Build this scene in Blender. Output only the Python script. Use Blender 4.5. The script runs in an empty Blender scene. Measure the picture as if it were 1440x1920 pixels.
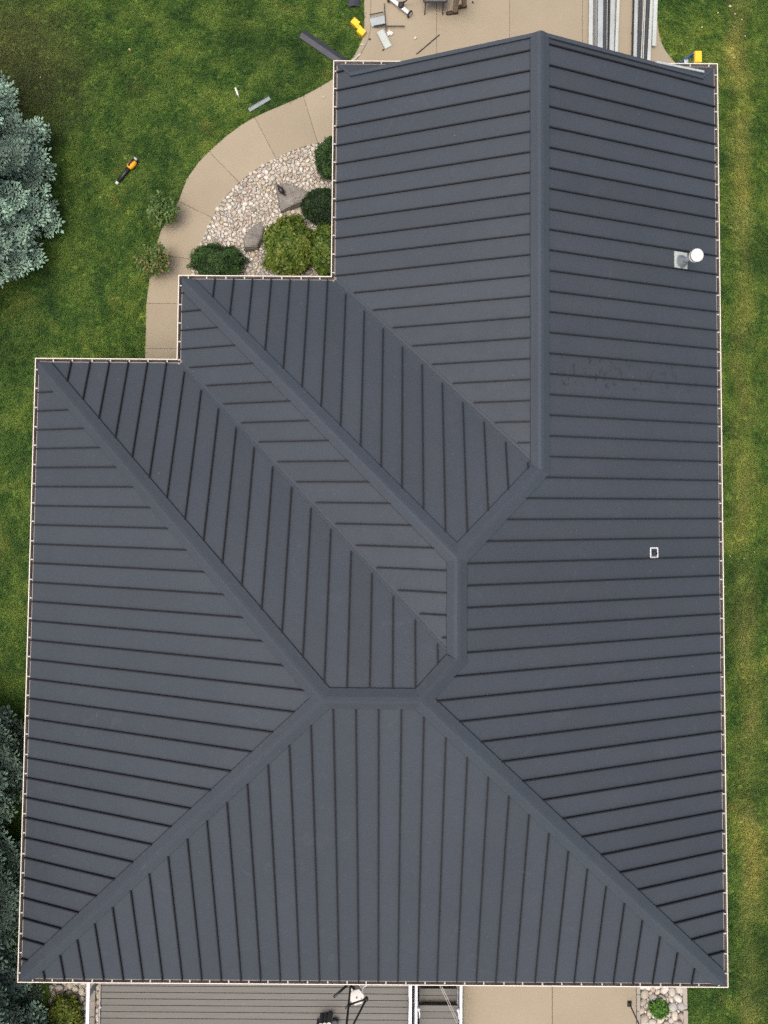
import bpy, bmesh, math, random
import numpy as np
from mathutils import Matrix, Vector, noise as mnoise

SC = bpy.context.scene
COL = SC.collection
R = math.radians

# ------------------------------------------------------------------ camera
ZE = 2.9                                   # top of the gutters above the ground
CAMZ = ZE + 16.6
FPX, CXP, CYP = 1530.0, 738.76, 857.48     # focal length and principal point in photograph pixels
TILT = (0.0475, -0.0011, 0.0076)
cam = bpy.data.cameras.new('camera')
camo = bpy.data.objects.new('camera', cam); COL.objects.link(camo)
camo.location = (0, 0, CAMZ); camo.rotation_euler = TILT
cam.sensor_fit = 'AUTO'; cam.sensor_width = 36.0; cam.lens = FPX / 1920 * 36
cam.shift_x = (720 - CXP) / 1920; cam.shift_y = (CYP - 960) / 1920
cam.clip_end = 2000
SC.camera = camo

# ------------------------------------------------------------------ sky, sun, exposure
SUN_EL, SUN_AZ = R(79), R(225)             # azimuth clockwise from +Y: a high, veiled sun to the lower left
wd = bpy.data.worlds.new('World'); SC.world = wd; wd.use_nodes = True
nt = wd.node_tree
sky = nt.nodes.new('ShaderNodeTexSky'); sky.sky_type = 'NISHITA'; sky.sun_disc = False
sky.sun_elevation = SUN_EL; sky.sun_rotation = SUN_AZ; sky.dust_density = 7.0; sky.air_density = 0.8; sky.ozone_density = 0.2
nt.links.new(sky.outputs[0], nt.nodes['Background'].inputs[0]); nt.nodes['Background'].inputs[1].default_value = 0.15
sl = bpy.data.lights.new('sun', 'SUN'); sl.energy = 0.85; sl.angle = R(26); sl.color = (1.0, 0.985, 0.96)
so = bpy.data.objects.new('sun', sl); COL.objects.link(so)
sd = Vector((math.sin(SUN_AZ) * math.cos(SUN_EL), math.cos(SUN_AZ) * math.cos(SUN_EL), math.sin(SUN_EL)))
so.rotation_euler = sd.to_track_quat('Z', 'Y').to_euler(); so.location = (0, 0, 30)
SC.view_settings.view_transform = 'Standard'; SC.view_settings.look = 'None'
SC.view_settings.gamma = 1.0; SC.view_settings.exposure = 0.57
SC.render.engine = 'CYCLES'
SC.cycles.use_denoising = False
SC.cycles.max_bounces = 6

# ------------------------------------------------------------------ helpers
_cr = Matrix.Rotation(TILT[2], 3, 'Z') @ Matrix.Rotation(TILT[1], 3, 'Y') @ Matrix.Rotation(TILT[0], 3, 'X')
def W(u, v, z=0.0):
    """the point at height z that the photograph shows at pixel u, v (used for surveying the plot)"""
    d = _cr @ Vector(((u - CXP) / FPX, -(v - CYP) / FPX, -1))
    s = (z - CAMZ) / d.z
    return Vector((d.x * s, d.y * s, z))
def W2(u, v, z=0.0):
    p = W(u, v, z); return (p.x, p.y)

WM = {}
def empty(name, loc=(0, 0, 0), rz=0.0, rot=None):
    o = bpy.data.objects.new(name, None); COL.objects.link(o)
    o.location = loc; o.rotation_euler = rot if rot else (0, 0, rz)
    o.empty_display_size = 0.2
    WM[o.name] = Matrix.LocRotScale(Vector(loc), o.rotation_euler.to_quaternion(), None)
    return o
def tag(o, label=None, cat=None, group=None, kind=None):
    if label: o['label'] = label
    if cat: o['category'] = cat
    if group: o['group'] = group
    if kind: o['kind'] = kind
    return o
def link(name, me, mat=None, parent=None, world=False, smooth=False):
    o = bpy.data.objects.new(name, me); COL.objects.link(o)
    if mat is not None and not me.materials:
        for m in (mat if isinstance(mat, (list, tuple)) else [mat]): me.materials.append(m)
    if smooth:
        me.polygons.foreach_set('use_smooth', [True] * len(me.polygons))
    if parent is not None:
        o.parent = parent
        if world:
            o.matrix_parent_inverse = WM[parent.name].inverted(); WM[o.name] = Matrix.Identity(4)
        else:
            WM[o.name] = WM[parent.name].copy()
    else:
        WM[o.name] = Matrix.Identity(4)
    return o
class MB:
    def __init__(s): s.v = []; s.f = []; s.m = []
    def add(s, vs, fs, mi=0):
        b = len(s.v); s.v += [tuple(p) for p in vs]
        s.f += [tuple(i + b for i in f) for f in fs]; s.m += [mi] * len(fs); return s
    def box(s, c, d, rot=None, mi=0):
        x, y, z = d[0] / 2, d[1] / 2, d[2] / 2
        vs = [Vector((i, j, k)) for k in (-z, z) for j in (-y, y) for i in (-x, x)]
        if rot is not None: vs = [rot @ p for p in vs]
        return s.add([p + Vector(c) for p in vs], [(0, 2, 3, 1), (4, 5, 7, 6), (0, 1, 5, 4), (2, 6, 7, 3), (0, 4, 6, 2), (1, 3, 7, 5)], mi)
    def bar(s, p, q, w, h, up=(0, 0, 1), mi=0):
        p, q = Vector(p), Vector(q); a = (q - p).normalized(); u = Vector(up)
        if abs(a.dot(u)) > .98: u = Vector((0, 1, 0))
        t = a.cross(u).normalized(); n = t.cross(a).normalized()
        vs = [e + t * (i * w / 2) + n * (j * h / 2) for e in (p, q) for i, j in ((-1, -1), (1, -1), (1, 1), (-1, 1))]
        return s.add(vs, [(0, 3, 2, 1), (4, 5, 6, 7), (0, 1, 5, 4), (1, 2, 6, 5), (2, 3, 7, 6), (3, 0, 4, 7)][::1], mi)
    def tube(s, pts, r, n=8, mi=0, cap=True):
        pts = [Vector(p) for p in pts]; rs = r if isinstance(r, (list, tuple)) else [r] * len(pts)
        rings = []; ref = None
        for i, p in enumerate(pts):
            a = (pts[min(i + 1, len(pts) - 1)] - pts[max(i - 1, 0)]).normalized()
            if ref is None: ref = a.orthogonal().normalized()
            ref = (ref - a * ref.dot(a)).normalized(); b = a.cross(ref)
            rings.append([p + (ref * math.cos(k * 2 * math.pi / n) + b * math.sin(k * 2 * math.pi / n)) * rs[i] for k in range(n)])
        vs = [q for rg in rings for q in rg]; fs = []
        for i in range(len(pts) - 1):
            for k in range(n):
                k2 = (k + 1) % n; fs.append((i * n + k, i * n + k2, (i + 1) * n + k2, (i + 1) * n + k))
        if cap: fs += [tuple(range(n - 1, -1, -1)), tuple((len(pts) - 1) * n + k for k in range(n))]
        return s.add(vs, fs, mi)
    def lathe(s, prof, n=20, c=(0, 0, 0), rot=None, mi=0):
        vs = []; c = Vector(c)
        for r, z in prof:
            for k in range(n):
                p = Vector((r * math.cos(k * 2 * math.pi / n), r * math.sin(k * 2 * math.pi / n), z))
                vs.append((rot @ p if rot is not None else p) + c)
        fs = []
        for i in range(len(prof) - 1):
            for k in range(n):
                k2 = (k + 1) % n; fs.append((i * n + k, i * n + k2, (i + 1) * n + k2, (i + 1) * n + k))
        if prof[0][0] > 1e-4: fs.append(tuple(range(n - 1, -1, -1)))
        if prof[-1][0] > 1e-4: fs.append(tuple((len(prof) - 1) * n + k for k in range(n)))
        return s.add(vs, fs, mi)
    def prism(s, poly, z0, z1, mi=0):
        a = sum(poly[i][0] * poly[(i + 1) % len(poly)][1] - poly[(i + 1) % len(poly)][0] * poly[i][1] for i in range(len(poly)))
        if a < 0: poly = poly[::-1]
        n = len(poly)
        vs = [(x, y, z0) for x, y in poly] + [(x, y, z1) for x, y in poly]
        fs = [tuple(range(n - 1, -1, -1)), tuple(range(n, 2 * n))] + [(i, (i + 1) % n, n + (i + 1) % n, n + i) for i in range(n)]
        return s.add(vs, fs, mi)
    def slab(s, pts, n, th, mi=0):
        """polygon in space given a thickness th against its normal n"""
        k = len(pts); pts = [Vector(p) for p in pts]; n = Vector(n)
        vs = pts + [p - n * th for p in pts]
        return s.add(vs, [tuple(range(k)), tuple(range(2 * k - 1, k - 1, -1))] + [(i, i + k, (i + 1) % k + k, (i + 1) % k) for i in range(k)], mi)
    def mesh(s, name):
        me = bpy.data.meshes.new(name); me.from_pydata(s.v, [], s.f)
        if any(s.m): me.polygons.foreach_set('material_index', s.m)
        me.update(); return me
    def build(s, name, mat, parent=None, world=False, smooth=False, bevel=0.0, seg=1):
        o = link(name, s.mesh(name), mat, parent, world, smooth)
        if bevel:
            b = o.modifiers.new('bevel', 'BEVEL'); b.width = bevel; b.segments = seg; b.limit_method = 'ANGLE'
        return o

# ------------------------------------------------------------------ materials
def nodes(name, rough=.6, metal=0.0, spec=.5):
    m = bpy.data.materials.new(name); m.use_nodes = True
    n = m.node_tree.nodes; b = n['Principled BSDF']
    b.inputs['Roughness'].default_value = rough; b.inputs['Metallic'].default_value = metal
    b.inputs['Specular IOR Level'].default_value = spec
    return m, m.node_tree, b
def N(t, typ, **kw):
    n = t.nodes.new(typ)
    for k, v in kw.items():
        if k in n.inputs: n.inputs[k].default_value = v
        else: setattr(n, k, v)
    return n
def mixc(t, fac, a, b, mode='MIX'):
    n = t.nodes.new('ShaderNodeMix'); n.data_type = 'RGBA'; n.blend_type = mode
    for i, x in ((0, fac), (6, a), (7, b)):
        if isinstance(x, (int, float)): n.inputs[i].default_value = x
        elif isinstance(x, tuple): n.inputs[i].default_value = (*x, 1) if len(x) == 3 else x
        else: t.links.new(x, n.inputs[i])
    return n.outputs[2]
def ramp(t, fac, stops):
    n = t.nodes.new('ShaderNodeValToRGB'); el = n.color_ramp.elements
    while len(el) < len(stops): el.new(.5)
    for e, (p, c) in zip(el, stops): e.position = p; e.color = (*c, 1) if isinstance(c, tuple) else (c, c, c, 1)
    t.links.new(fac, n.inputs[0]); return n.outputs[0]
def noise(t, vec, scale, detail=4.0, rough=.55, dist=0.0):
    n = N(t, 'ShaderNodeTexNoise', Scale=scale, Detail=detail, Roughness=rough, Distortion=dist)
    if vec is not None: t.links.new(vec, n.inputs['Vector'])
    return n.outputs['Fac']
def math_(t, op, a, b=None, clamp=False):
    n = t.nodes.new('ShaderNodeMath'); n.operation = op; n.use_clamp = clamp
    for i, x in enumerate((a, b)):
        if x is None: continue
        if isinstance(x, (int, float)): n.inputs[i].default_value = x
        else: t.links.new(x, n.inputs[i])
    return n.outputs[0]
def bump(t, b, h, strength, dist=.01):
    n = N(t, 'ShaderNodeBump', Strength=strength, Distance=dist)
    t.links.new(h, n.inputs['Height']); t.links.new(n.outputs[0], b.inputs['Normal'])
def pos(t): return t.nodes.new('ShaderNodeNewGeometry').outputs['Position']
def plain(name, col, rough=.6, metal=0.0, var=.12, scale=9.0, spec=.5, fine=120.0):
    """one paint or metal with mottling, dust and a fine grain"""
    m, t, b = nodes(name, rough, metal, spec); p = pos(t)
    a = noise(t, p, scale, 5); f = noise(t, p, fine, 2)
    s = math_(t, 'ADD', math_(t, 'MULTIPLY', a, .7), math_(t, 'MULTIPLY', f, .3))
    lo = tuple(c * (1 - var) for c in col); hi = tuple(min(1, c * (1 + var)) for c in col)
    t.links.new(ramp(t, s, [(.3, lo), (.7, hi)]), b.inputs['Base Color'])
    t.links.new(ramp(t, a, [(.3, max(0, rough - .08)), (.7, min(1, rough + .1))]), b.inputs['Roughness'])
    return m
M = {}
def roof_material(name, k=1.0):
    m, t, b = nodes(name, .6, 0.0, .38); p = pos(t); k *= .68
    big = noise(t, p, .55, 4, .6); mid = noise(t, p, 3.2, 5, .6); fine = noise(t, p, 46, 3, .75); grit = noise(t, p, 120, 1, .5)
    base = ramp(t, fine, [(.28, (.027 * k, .0345 * k, .043 * k)), (.5, (.049 * k, .0615 * k, .077 * k)), (.74, (.088 * k, .107 * k, .128 * k))])
    base = mixc(t, .55, base, ramp(t, big, [(.3, (.046 * k, .0580 * k, .073 * k)), (.7, (.058 * k, .072 * k, .089 * k))]))
    oi = t.nodes.new('ShaderNodeObjectInfo')
    rv = ramp(t, oi.outputs['Random'], [(0, .94), (1, 1.06)])
    base = mixc(t, 1.0, base, rv, 'MULTIPLY')
    # dusty smears and boot scuffs left by the roofers
    smear = ramp(t, noise(t, p, 1.7, 6, .7, 1.5), [(.60, 0.0), (.74, 1.0)])
    base = mixc(t, math_(t, 'MULTIPLY', smear, .09), base, (.15, .155, .16))
    sp = t.nodes.new('ShaderNodeSeparateXYZ'); t.links.new(p, sp.inputs[0])
    inx = math_(t, 'MULTIPLY', math_(t, 'GREATER_THAN', sp.outputs[0], 3.1), math_(t, 'LESS_THAN', sp.outputs[0], 6.45))
    iny = math_(t, 'MULTIPLY', math_(t, 'GREATER_THAN', sp.outputs[1], 2.08), math_(t, 'LESS_THAN', sp.outputs[1], 2.64))
    ms = t.nodes.new('ShaderNodeMapping'); ms.inputs['Scale'].default_value = (1.5, .8, 1); t.links.new(p, ms.inputs[0])
    scuff = ramp(t, noise(t, ms.outputs[0], 8.0, 2, .55, .5), [(.575, 0.0), (.62, 1.0)])
    fade = ramp(t, math_(t, 'DIVIDE', math_(t, 'SUBTRACT', sp.outputs[0], 3.0), 3.5), [(.1, 1.0), (.95, .25)])
    scuff = math_(t, 'MULTIPLY', scuff, math_(t, 'MULTIPLY', fade, ramp(t, noise(t, p, 1.3, 2), [(.36, 0.1), (.52, 1.0)])))
    base = mixc(t, math_(t, 'MULTIPLY', math_(t, 'MULTIPLY', inx, iny), math_(t, 'MULTIPLY', scuff, .75)), base, (.016, .018, .023))
    chalk = ramp(t, noise(t, p, 21, 2, .5, .2), [(.755, 0.0), (.775, 1.0)])
    base = mixc(t, math_(t, 'MULTIPLY', chalk, .45), base, (.19, .2, .21))
    t.links.new(base, b.inputs['Base Color'])
    t.links.new(ramp(t, mid, [(.3, .52), (.7, .68)]), b.inputs['Roughness'])
    h = math_(t, 'ADD', math_(t, 'MULTIPLY', fine, .3), math_(t, 'MULTIPLY', mid, 2.2))
    bump(t, b, h, .30, .008)
    return m
M['roof'] = roof_material('charcoal_roof_metal')
M['cap'] = roof_material('charcoal_trim_metal', 1.10)
M['seam'] = plain('shade_dark_seam_metal', (.011, .013, .017), .7, 0, .15, 9.0, .3)  # side shadow of the ribs worked into a charcoal darker than the panels
M['deck_under'] = plain('roof_underlayment', (.02, .021, .024), .9)
M['loose_charcoal'] = plain('loose_charcoal_metal', (.028, .031, .039), .5, 0, .2)
M['cream'] = plain('cream_gutter_paint', (.64, .585, .50), .55, 0, .10, 5)
M['gutter_inside'] = plain('dirty_shaded_gutter_inside', (.125, .115, .105), .8, 0, .5, 4)  # dirt plus the shade inside the trough, both put into the colour
M['hanger'] = plain('white_hanger_paint', (.40, .385, .36), .55, 0, .15)
M['fascia'] = plain('tan_fascia_paint', (.24, .20, .165), .6, 0, .15)
M['siding'] = plain('beige_wall_siding', (.55, .48, .38), .7)
M['white'] = plain('white_vinyl', (.62, .63, .67), .4, 0, .04)
M['white_pipe'] = plain('white_vent_paint', (.66, .645, .60), .45, 0, .08)
M['galv'] = plain('galvanised_steel', (.46, .49, .51), .5, .2, .12, 18)
M['bare'] = plain('bare_side_sheet_metal', (.33, .37, .365), .45, .2, .1, 3)
M['bare2'] = plain('pale_grey_sheet_metal', (.40, .435, .41), .45, .12, .1, 3)
M['midgrey'] = plain('mid_grey_sheet_metal', (.20, .20, .20), .45, .3, .1)
M['dull'] = plain('dull_grey_sheet_metal', (.20, .235, .24), .5, .1, .1)
M['black'] = plain('black_painted_metal', (.012, .012, .014), .45, 0, .2)
M['rubber'] = plain('black_rubber', (.012, .012, .012), .8, 0, .2)
M['yellow'] = plain('yellow_plastic', (.80, .46, .02), .45, 0, .08)
M['orange'] = plain('orange_yellow_plastic', (.85, .38, .015), .4, 0, .1)
M['blue'] = plain('blue_fibreglass', (.06, .16, .36), .5, 0, .15)
M['alu'] = plain('aluminium', (.62, .63, .65), .4, .5, .1)
M['terracotta'] = plain('terracotta', (.36, .17, .11), .8, 0, .2)
M['grit'] = plain('sandy_grit', (.24, .215, .18), .95, 0, .35, 60)
M['soil'] = plain('dark_soil', (.035, .026, .018), .95, 0, .4, 30)
M['khaki'] = plain('khaki_cloth', (.30, .235, .165), .9, 0, .15, 14)
M['boot'] = plain('dark_brown_leather', (.035, .018, .014), .6, 0, .3)
M['skin'] = plain('skin', (.50, .31, .22), .55, 0, .06)
M['shirt'] = plain('grey_work_shirt', (.16, .17, .19), .9, 0, .12)
M['hair'] = plain('brown_hair', (.04, .025, .016), .8, 0, .3)
M['bird'] = plain('dark_brown_glaze', (.022, .010, .009), .4, 0, .3)
M['lightgrey'] = plain('light_grey_plastic', (.52, .50, .46), .55, 0, .06)
M['slate'] = plain('slate_grey_plastic', (.045, .052, .062), .45, 0, .12)
M['bark'] = plain('grey_brown_bark', (.085, .062, .045), .95, 0, .4, 25)
M['rope'] = plain('pale_cord', (.50, .47, .42), .8)
M['paper'] = plain('white_paper', (.75, .70, .66), .8, 0, .06)
M['fallen'] = plain('dry_leaf', (.40, .32, .18), .8, 0, .3)

def concrete(name, col):
    m, t, b = nodes(name, .85, 0, .3); p = pos(t)
    big = noise(t, p, .8, 5, .6); mid = noise(t, p, 6, 6, .65); fine = noise(t, p, 90, 3, .7)
    c = mixc(t, .5, ramp(t, big, [(.3, tuple(x * .86 for x in col)), (.7, tuple(x * 1.08 for x in col))]),
             ramp(t, fine, [(.3, tuple(x * .93 for x in col)), (.7, tuple(x * 1.06 for x in col))]))
    st = ramp(t, noise(t, p, 2.3, 6, .7, .8), [(.60, 0.0), (.76, 1.0)])
    c = mixc(t, math_(t, 'MULTIPLY', st, .30), c, tuple(x * .60 for x in col))
    oi = t.nodes.new('ShaderNodeObjectInfo')
    c = mixc(t, 1.0, c, ramp(t, oi.outputs['Random'], [(0, .95), (1, 1.05)]), 'MULTIPLY')
    pit = ramp(t, noise(t, p, 33, 2, .5), [(.73, 0.0), (.76, 1.0)])
    c = mixc(t, math_(t, 'MULTIPLY', pit, .15), c, (.16, .13, .1))
    t.links.new(c, b.inputs['Base Color']); bump(t, b, math_(t, 'ADD', fine, mid), .25, .004)
    return m
M['concrete'] = concrete('tan_concrete', (.285, .243, .172))
M['concrete_grey'] = concrete('grey_concrete', (.28, .26, .22))
M['kerb'] = concrete('kerb_concrete', (.30, .265, .22))

def attr_mat(name, rough=.7, trans=0.0, spec=.3, sheen=0.0):
    """colour of each leaf or stone comes with the mesh"""
    m, t, b = nodes(name, rough, 0, spec)
    a = t.nodes.new('ShaderNodeAttribute'); a.attribute_name = 'tone'
    p = pos(t); f = noise(t, p, 60, 3, .7)
    c = mixc(t, 1.0, a.outputs['Color'], ramp(t, f, [(.25, .8), (.75, 1.2)]), 'MULTIPLY')
    t.links.new(c, b.inputs['Base Color'])
    if trans:
        b.inputs['Subsurface Weight'].default_value = 0.0
        tr = t.nodes.new('ShaderNodeBsdfTranslucent'); t.links.new(c, tr.inputs[0])
        mx = t.nodes.new('ShaderNodeMixShader'); mx.inputs[0].default_value = trans
        t.links.new(b.outputs[0], mx.inputs[1]); t.links.new(tr.outputs[0], mx.inputs[2])
        t.links.new(mx.outputs[0], t.nodes['Material Output'].inputs[0])
    return m
M['leaf'] = attr_mat('leaf', .55, .25, .35)
M['needle'] = attr_mat('spruce_needles', .75, .12, .15)
M['stone_mix'] = attr_mat('river_stones', .75, 0, .3)
def stone_obj_mat():
    m, t, b = nodes('river_stone', .75, 0, .3); p = pos(t)
    oi = t.nodes.new('ShaderNodeObjectInfo'); f = noise(t, p, 40, 4, .7)
    c = mixc(t, 1.0, oi.outputs['Color'], ramp(t, f, [(.25, .75), (.75, 1.22)]), 'MULTIPLY')
    t.links.new(c, b.inputs['Base Color']); return m
M['stone'] = stone_obj_mat()
def boulder_mat():
    m, t, b = nodes('grey_boulder', .85, 0, .25); p = pos(t)
    a = noise(t, p, 5, 6, .65, .6); f = noise(t, p, 55, 4, .7)
    c = mixc(t, .4, ramp(t, a, [(.3, (.13, .12, .105)), (.7, (.25, .235, .205))]), ramp(t, f, [(.3, (.12, .11, .10)), (.7, (.28, .26, .23))]))
    t.links.new(c, b.inputs['Base Color']); bump(t, b, math_(t, 'ADD', a, f), .5, .02); return m
M['boulder'] = boulder_mat()
def deck_mat():
    m, t, b = nodes('grey_composite_decking', .75, 0, .3); p = pos(t)
    mp = t.nodes.new('ShaderNodeMapping'); mp.inputs['Scale'].default_value = (1.2, 40, 10); t.links.new(p, mp.inputs[0])
    g = noise(t, mp.outputs[0], 1.5, 5, .65); f = noise(t, p, 70, 3, .7)
    c = mixc(t, .4, ramp(t, g, [(.3, (.108, .106, .094)), (.7, (.160, .157, .142))]), ramp(t, f, [(.3, (.095, .093, .084)), (.7, (.175, .172, .155))]))
    oi = t.nodes.new('ShaderNodeObjectInfo')
    c = mixc(t, 1.0, c, ramp(t, oi.outputs['Random'], [(0, .92), (1, 1.08)]), 'MULTIPLY')
    t.links.new(c, b.inputs['Base Color']); bump(t, b, g, .2, .004); return m
M['decking'] = deck_mat()

SPRUCES = [(W(-124, 374), 3.42, 8.8), (W(-82, 1425), 2.0, 8.4), (W(-72, 1640), 1.95, 8.8), (W(-62, 1835), 1.85, 8.0), (W(28, 1985), 1.75, 5.0)]
MOWX = W(1394, 900).x
def grass_colour(t, k=1.0):
    p = pos(t)
    big = noise(t, p, .42, 3, .5); mid = noise(t, p, 1.5, 4, .6, .4); sm = noise(t, p, 6.5, 4, .65); tiny = noise(t, p, 42, 2, .6)
    sc = lambda c: tuple(x * k for x in c)
    c = ramp(t, mid, [(.30, sc((.031, .074, .015))), (.46, sc((.062, .124, .021))), (.62, sc((.130, .190, .034)))])
    c = mixc(t, ramp(t, sm, [(.52, 0.0), (.72, .75)]), c, sc((.145, .215, .036)))
    c = mixc(t, ramp(t, sm, [(.28, .7), (.45, 0.0)]), c, sc((.020, .060, .010)))
    # dry yellow patches and the strip along the right-hand boundary
    sp = t.nodes.new('ShaderNodeSeparateXYZ'); t.links.new(p, sp.inputs[0])
    wob = math_(t, 'ADD', sp.outputs[0], math_(t, 'MULTIPLY', math_(t, 'SUBTRACT', noise(t, p, .5, 2), .5), .8))
    dx = math_(t, 'ABSOLUTE', math_(t, 'SUBTRACT', wob, MOWX))
    strip = ramp(t, dx, [(.06, 1.0), (.36, 0.0)])
    strip = math_(t, 'MULTIPLY', strip, ramp(t, noise(t, p, .9, 3), [(.34, .25), (.64, 1.0)]))
    c = mixc(t, math_(t, 'MULTIPLY', strip, .64), c, sc((.30, .28, .075)))
    dry = ramp(t, noise(t, p, .95, 4, .6, .3), [(.60, 0.0), (.74, 1.0)])
    c = mixc(t, math_(t, 'MULTIPLY', dry, .55), c, sc((.24, .235, .05)))
    # needle litter and thin turf beside the big spruce
    vd = t.nodes.new('ShaderNodeVectorMath'); vd.operation = 'DISTANCE'; t.links.new(p, vd.inputs[0]); vd.inputs[1].default_value = W(20, 140)
    lit = ramp(t, math_(t, 'ADD', vd.outputs['Value'], math_(t, 'MULTIPLY', math_(t, 'SUBTRACT', mid, .5), 1.6)), [(.0, 1.0), (.12, 1.0), (.30, 0.0)])
    n = [x for x in t.nodes if x.type == 'VALTORGB'][-1]
    dv = math_(t, 'DIVIDE', math_(t, 'ADD', vd.outputs['Value'], math_(t, 'MULTIPLY', math_(t, 'SUBTRACT', mid, .5), 2.2)), 8.0)
    t.links.new(dv, n.inputs[0])
    c = mixc(t, math_(t, 'MULTIPLY', lit, .5), c, sc((.12, .092, .038)))
    c = mixc(t, 1.0, c, ramp(t, big, [(.36, (.58, .67, .74)), (.50, (.92, .98, 1.05)), (.66, (1.18, 1.12, 1.1))]), 'MULTIPLY')
    c = mixc(t, 1.0, c, ramp(t, tiny, [(.25, .72), (.75, 1.32)]), 'MULTIPLY')
    return c, p, big
def lawn_mat():
    m, t, b = nodes('lawn_ground', .9, 0, .1)
    c, p, big = grass_colour(t, 1.0)
    t.links.new(c, b.inputs['Base Color']); bump(t, b, noise(t, p, 60, 4, .7), .6, .02); return m
M['lawn'] = lawn_mat()
def blade_mat():
    m, t, b = nodes('grass_blades', .6, 0, .25)
    c, p, big = grass_colour(t, 1.14)
    oi = t.nodes.new('ShaderNodeObjectInfo')
    c = mixc(t, 1.0, c, ramp(t, oi.outputs['Random'], [(0, (.68, .70, .6)), (.5, (1.0, 1.0, 1.0)), (1, (1.35, 1.28, 1.3))]), 'MULTIPLY')
    t.links.new(c, b.inputs['Base Color'])
    tr = t.nodes.new('ShaderNodeBsdfTranslucent'); t.links.new(c, tr.inputs[0])
    mx = t.nodes.new('ShaderNodeMixShader'); mx.inputs[0].default_value = .3
    t.links.new(b.outputs[0], mx.inputs[1]); t.links.new(tr.outputs[0], mx.inputs[2])
    t.links.new(mx.outputs[0], t.nodes['Material Output'].inputs[0])
    return m
M['blade'] = blade_mat()

# ------------------------------------------------------------------ roof plan (metres)
P_ = 0.4222; GUT = .094
xW, xG, xA, xE, yA, yG, yN, yS, yR = -7.3511, -4.4538, -1.3155, 6.7014, 9.0642, 4.5127, 2.7727, -9.6546, 8.6844
x0, xg, xa, xe = xW + GUT, xG + GUT, xA + GUT, xE - GUT
ya, yg, yn, ys = yA - GUT, yG - GUT, yN - GUT, yS + GUT
Z0 = ZE + .02
FACE = {'Wg': (1, 0, xa), 'E': (-1, 0, -xe), 'N2': (0, -1, -yg), 'W2': (1, 0, xg), 'N1': (0, -1, -yn), 'S': (0, 1, ys), 'W1': (1, 0, x0), 'R': (0, -1, -ya)}
def fz(n, x, y): a = FACE[n]; return Z0 + P_ * (a[0] * x + a[1] * y - a[2])
def fn(n): a = FACE[n]; return Vector((-P_ * a[0], -P_ * a[1], 1)).normalized()
xr = (xa + xe) / 2; hw = (xe - xa) / 2
P1 = (xr, yR); P2 = (xr, yg - hw)
hb = (xe - xg) / 2; P3 = (xe - hb, yg - hb); P4 = (xe - hb, yn - hb)
hc = (yn - ys) / 2; P5 = (xe - hc, ys + hc); P6 = (x0 + hc, ys + hc)
rt = ya - yR
Aw, Ar = (xa, ya), (xa + rt, yR); Bw, Br = (xe, ya), (xe - rt, yR)
Hc, Gc, Fc, Ec, Dc, Cc = (xa, yg), (xg, yg), (xg, yn), (x0, yn), (x0, ys), (xe, ys)
# corners counter-clockwise and what each edge i -> i+1 is
POLY = {
 'Wg': ([Aw, Hc, P2, P1, Ar], ['eave', 'valley', 'ridge', 'rake', 'return']),
 'E': ([Cc, Bw, Br, P1, P2, P3, P4, P5], ['eave', 'return', 'rake', 'ridge', 'hip', 'ridge', 'hip', 'hip']),
 'N2': ([Hc, Gc, P3, P2], ['eave', 'hip', 'hip', 'valley']),
 'W2': ([Gc, Fc, P4, P3], ['eave', 'valley', 'ridge', 'hip']),
 'N1': ([Fc, Ec, P6, P5, P4], ['eave', 'hip', 'ridge', 'hip', 'valley']),
 'S': ([Dc, Cc, P5, P6], ['eave', 'hip', 'ridge', 'hip']),
 'W1': ([Ec, Dc, P6], ['eave', 'hip', 'hip']),
}
RIB = .3872
PHASE = {'Wg': 8.40, 'E': 8.522, 'N2': -1.382, 'W2': 3.349, 'N1': -4.651, 'S': 1.325, 'W1': 2.054}
STEP = {'Wg': .3895, 'E': .3878, 'N2': .3848, 'W2': .387, 'N1': .3887, 'S': .3864, 'W1': .3867}
# measured seam positions where the spacing drifts: (seam number, coordinate)
ANCH = {'E': ([-2, 0, 2, 8, 15, 23, 28, 44, 46, 48], [9.318, 8.522, 7.716, 5.369, 2.66, -.407, -2.322, -8.543, -9.319, -10.095]),
        'W1': ([-3, 0, 1, 15, 26, 33], [3.206, 2.054, 1.67, -3.716, -8.0, -10.728])}
CAPW, CAPH, SEAMH = .176, .038, .052

def clip(poly, ax, val, keep_ge):
    out = []
    for i in range(len(poly)):
        p, q = poly[i], poly[(i + 1) % len(poly)]
        a, b = (p[ax] - val, q[ax] - val) if keep_ge else (val - p[ax], val - q[ax])
        if a >= 0: out.append(p)
        if (a > 1e-9 and b < -1e-9) or (a < -1e-9 and b > 1e-9):
            s = a / (a - b); out.append((p[0] + (q[0] - p[0]) * s, p[1] + (q[1] - p[1]) * s))
    res = []
    for p in out:
        if not res or abs(p[0] - res[-1][0]) + abs(p[1] - res[-1][1]) > 1e-5: res.append(p)
    if len(res) > 1 and abs(res[0][0] - res[-1][0]) + abs(res[0][1] - res[-1][1]) < 1e-5: res.pop()
    return res
def area(p): return sum(p[i][0] * p[(i + 1) % len(p)][1] - p[(i + 1) % len(p)][0] * p[i][1] for i in range(len(p))) / 2

house = empty('house', ((x0 + xe) / 2, (ys + yn) / 2, 0))
tag(house, 'single storey house with charcoal standing seam metal roof and cream gutters', 'house')
# the roof deck under the sheets
mb = MB()
for n, (pl, ed) in POLY.items():
    mb.slab([Vector((x, y, fz(n, x, y) - .03)) for x, y in pl], (0, 0, 1), .06)
roof = mb.build('roof', M['deck_under'], house, True)
tag(roof, label='charcoal standing seam metal roof with hips, ridges and valleys')

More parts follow.
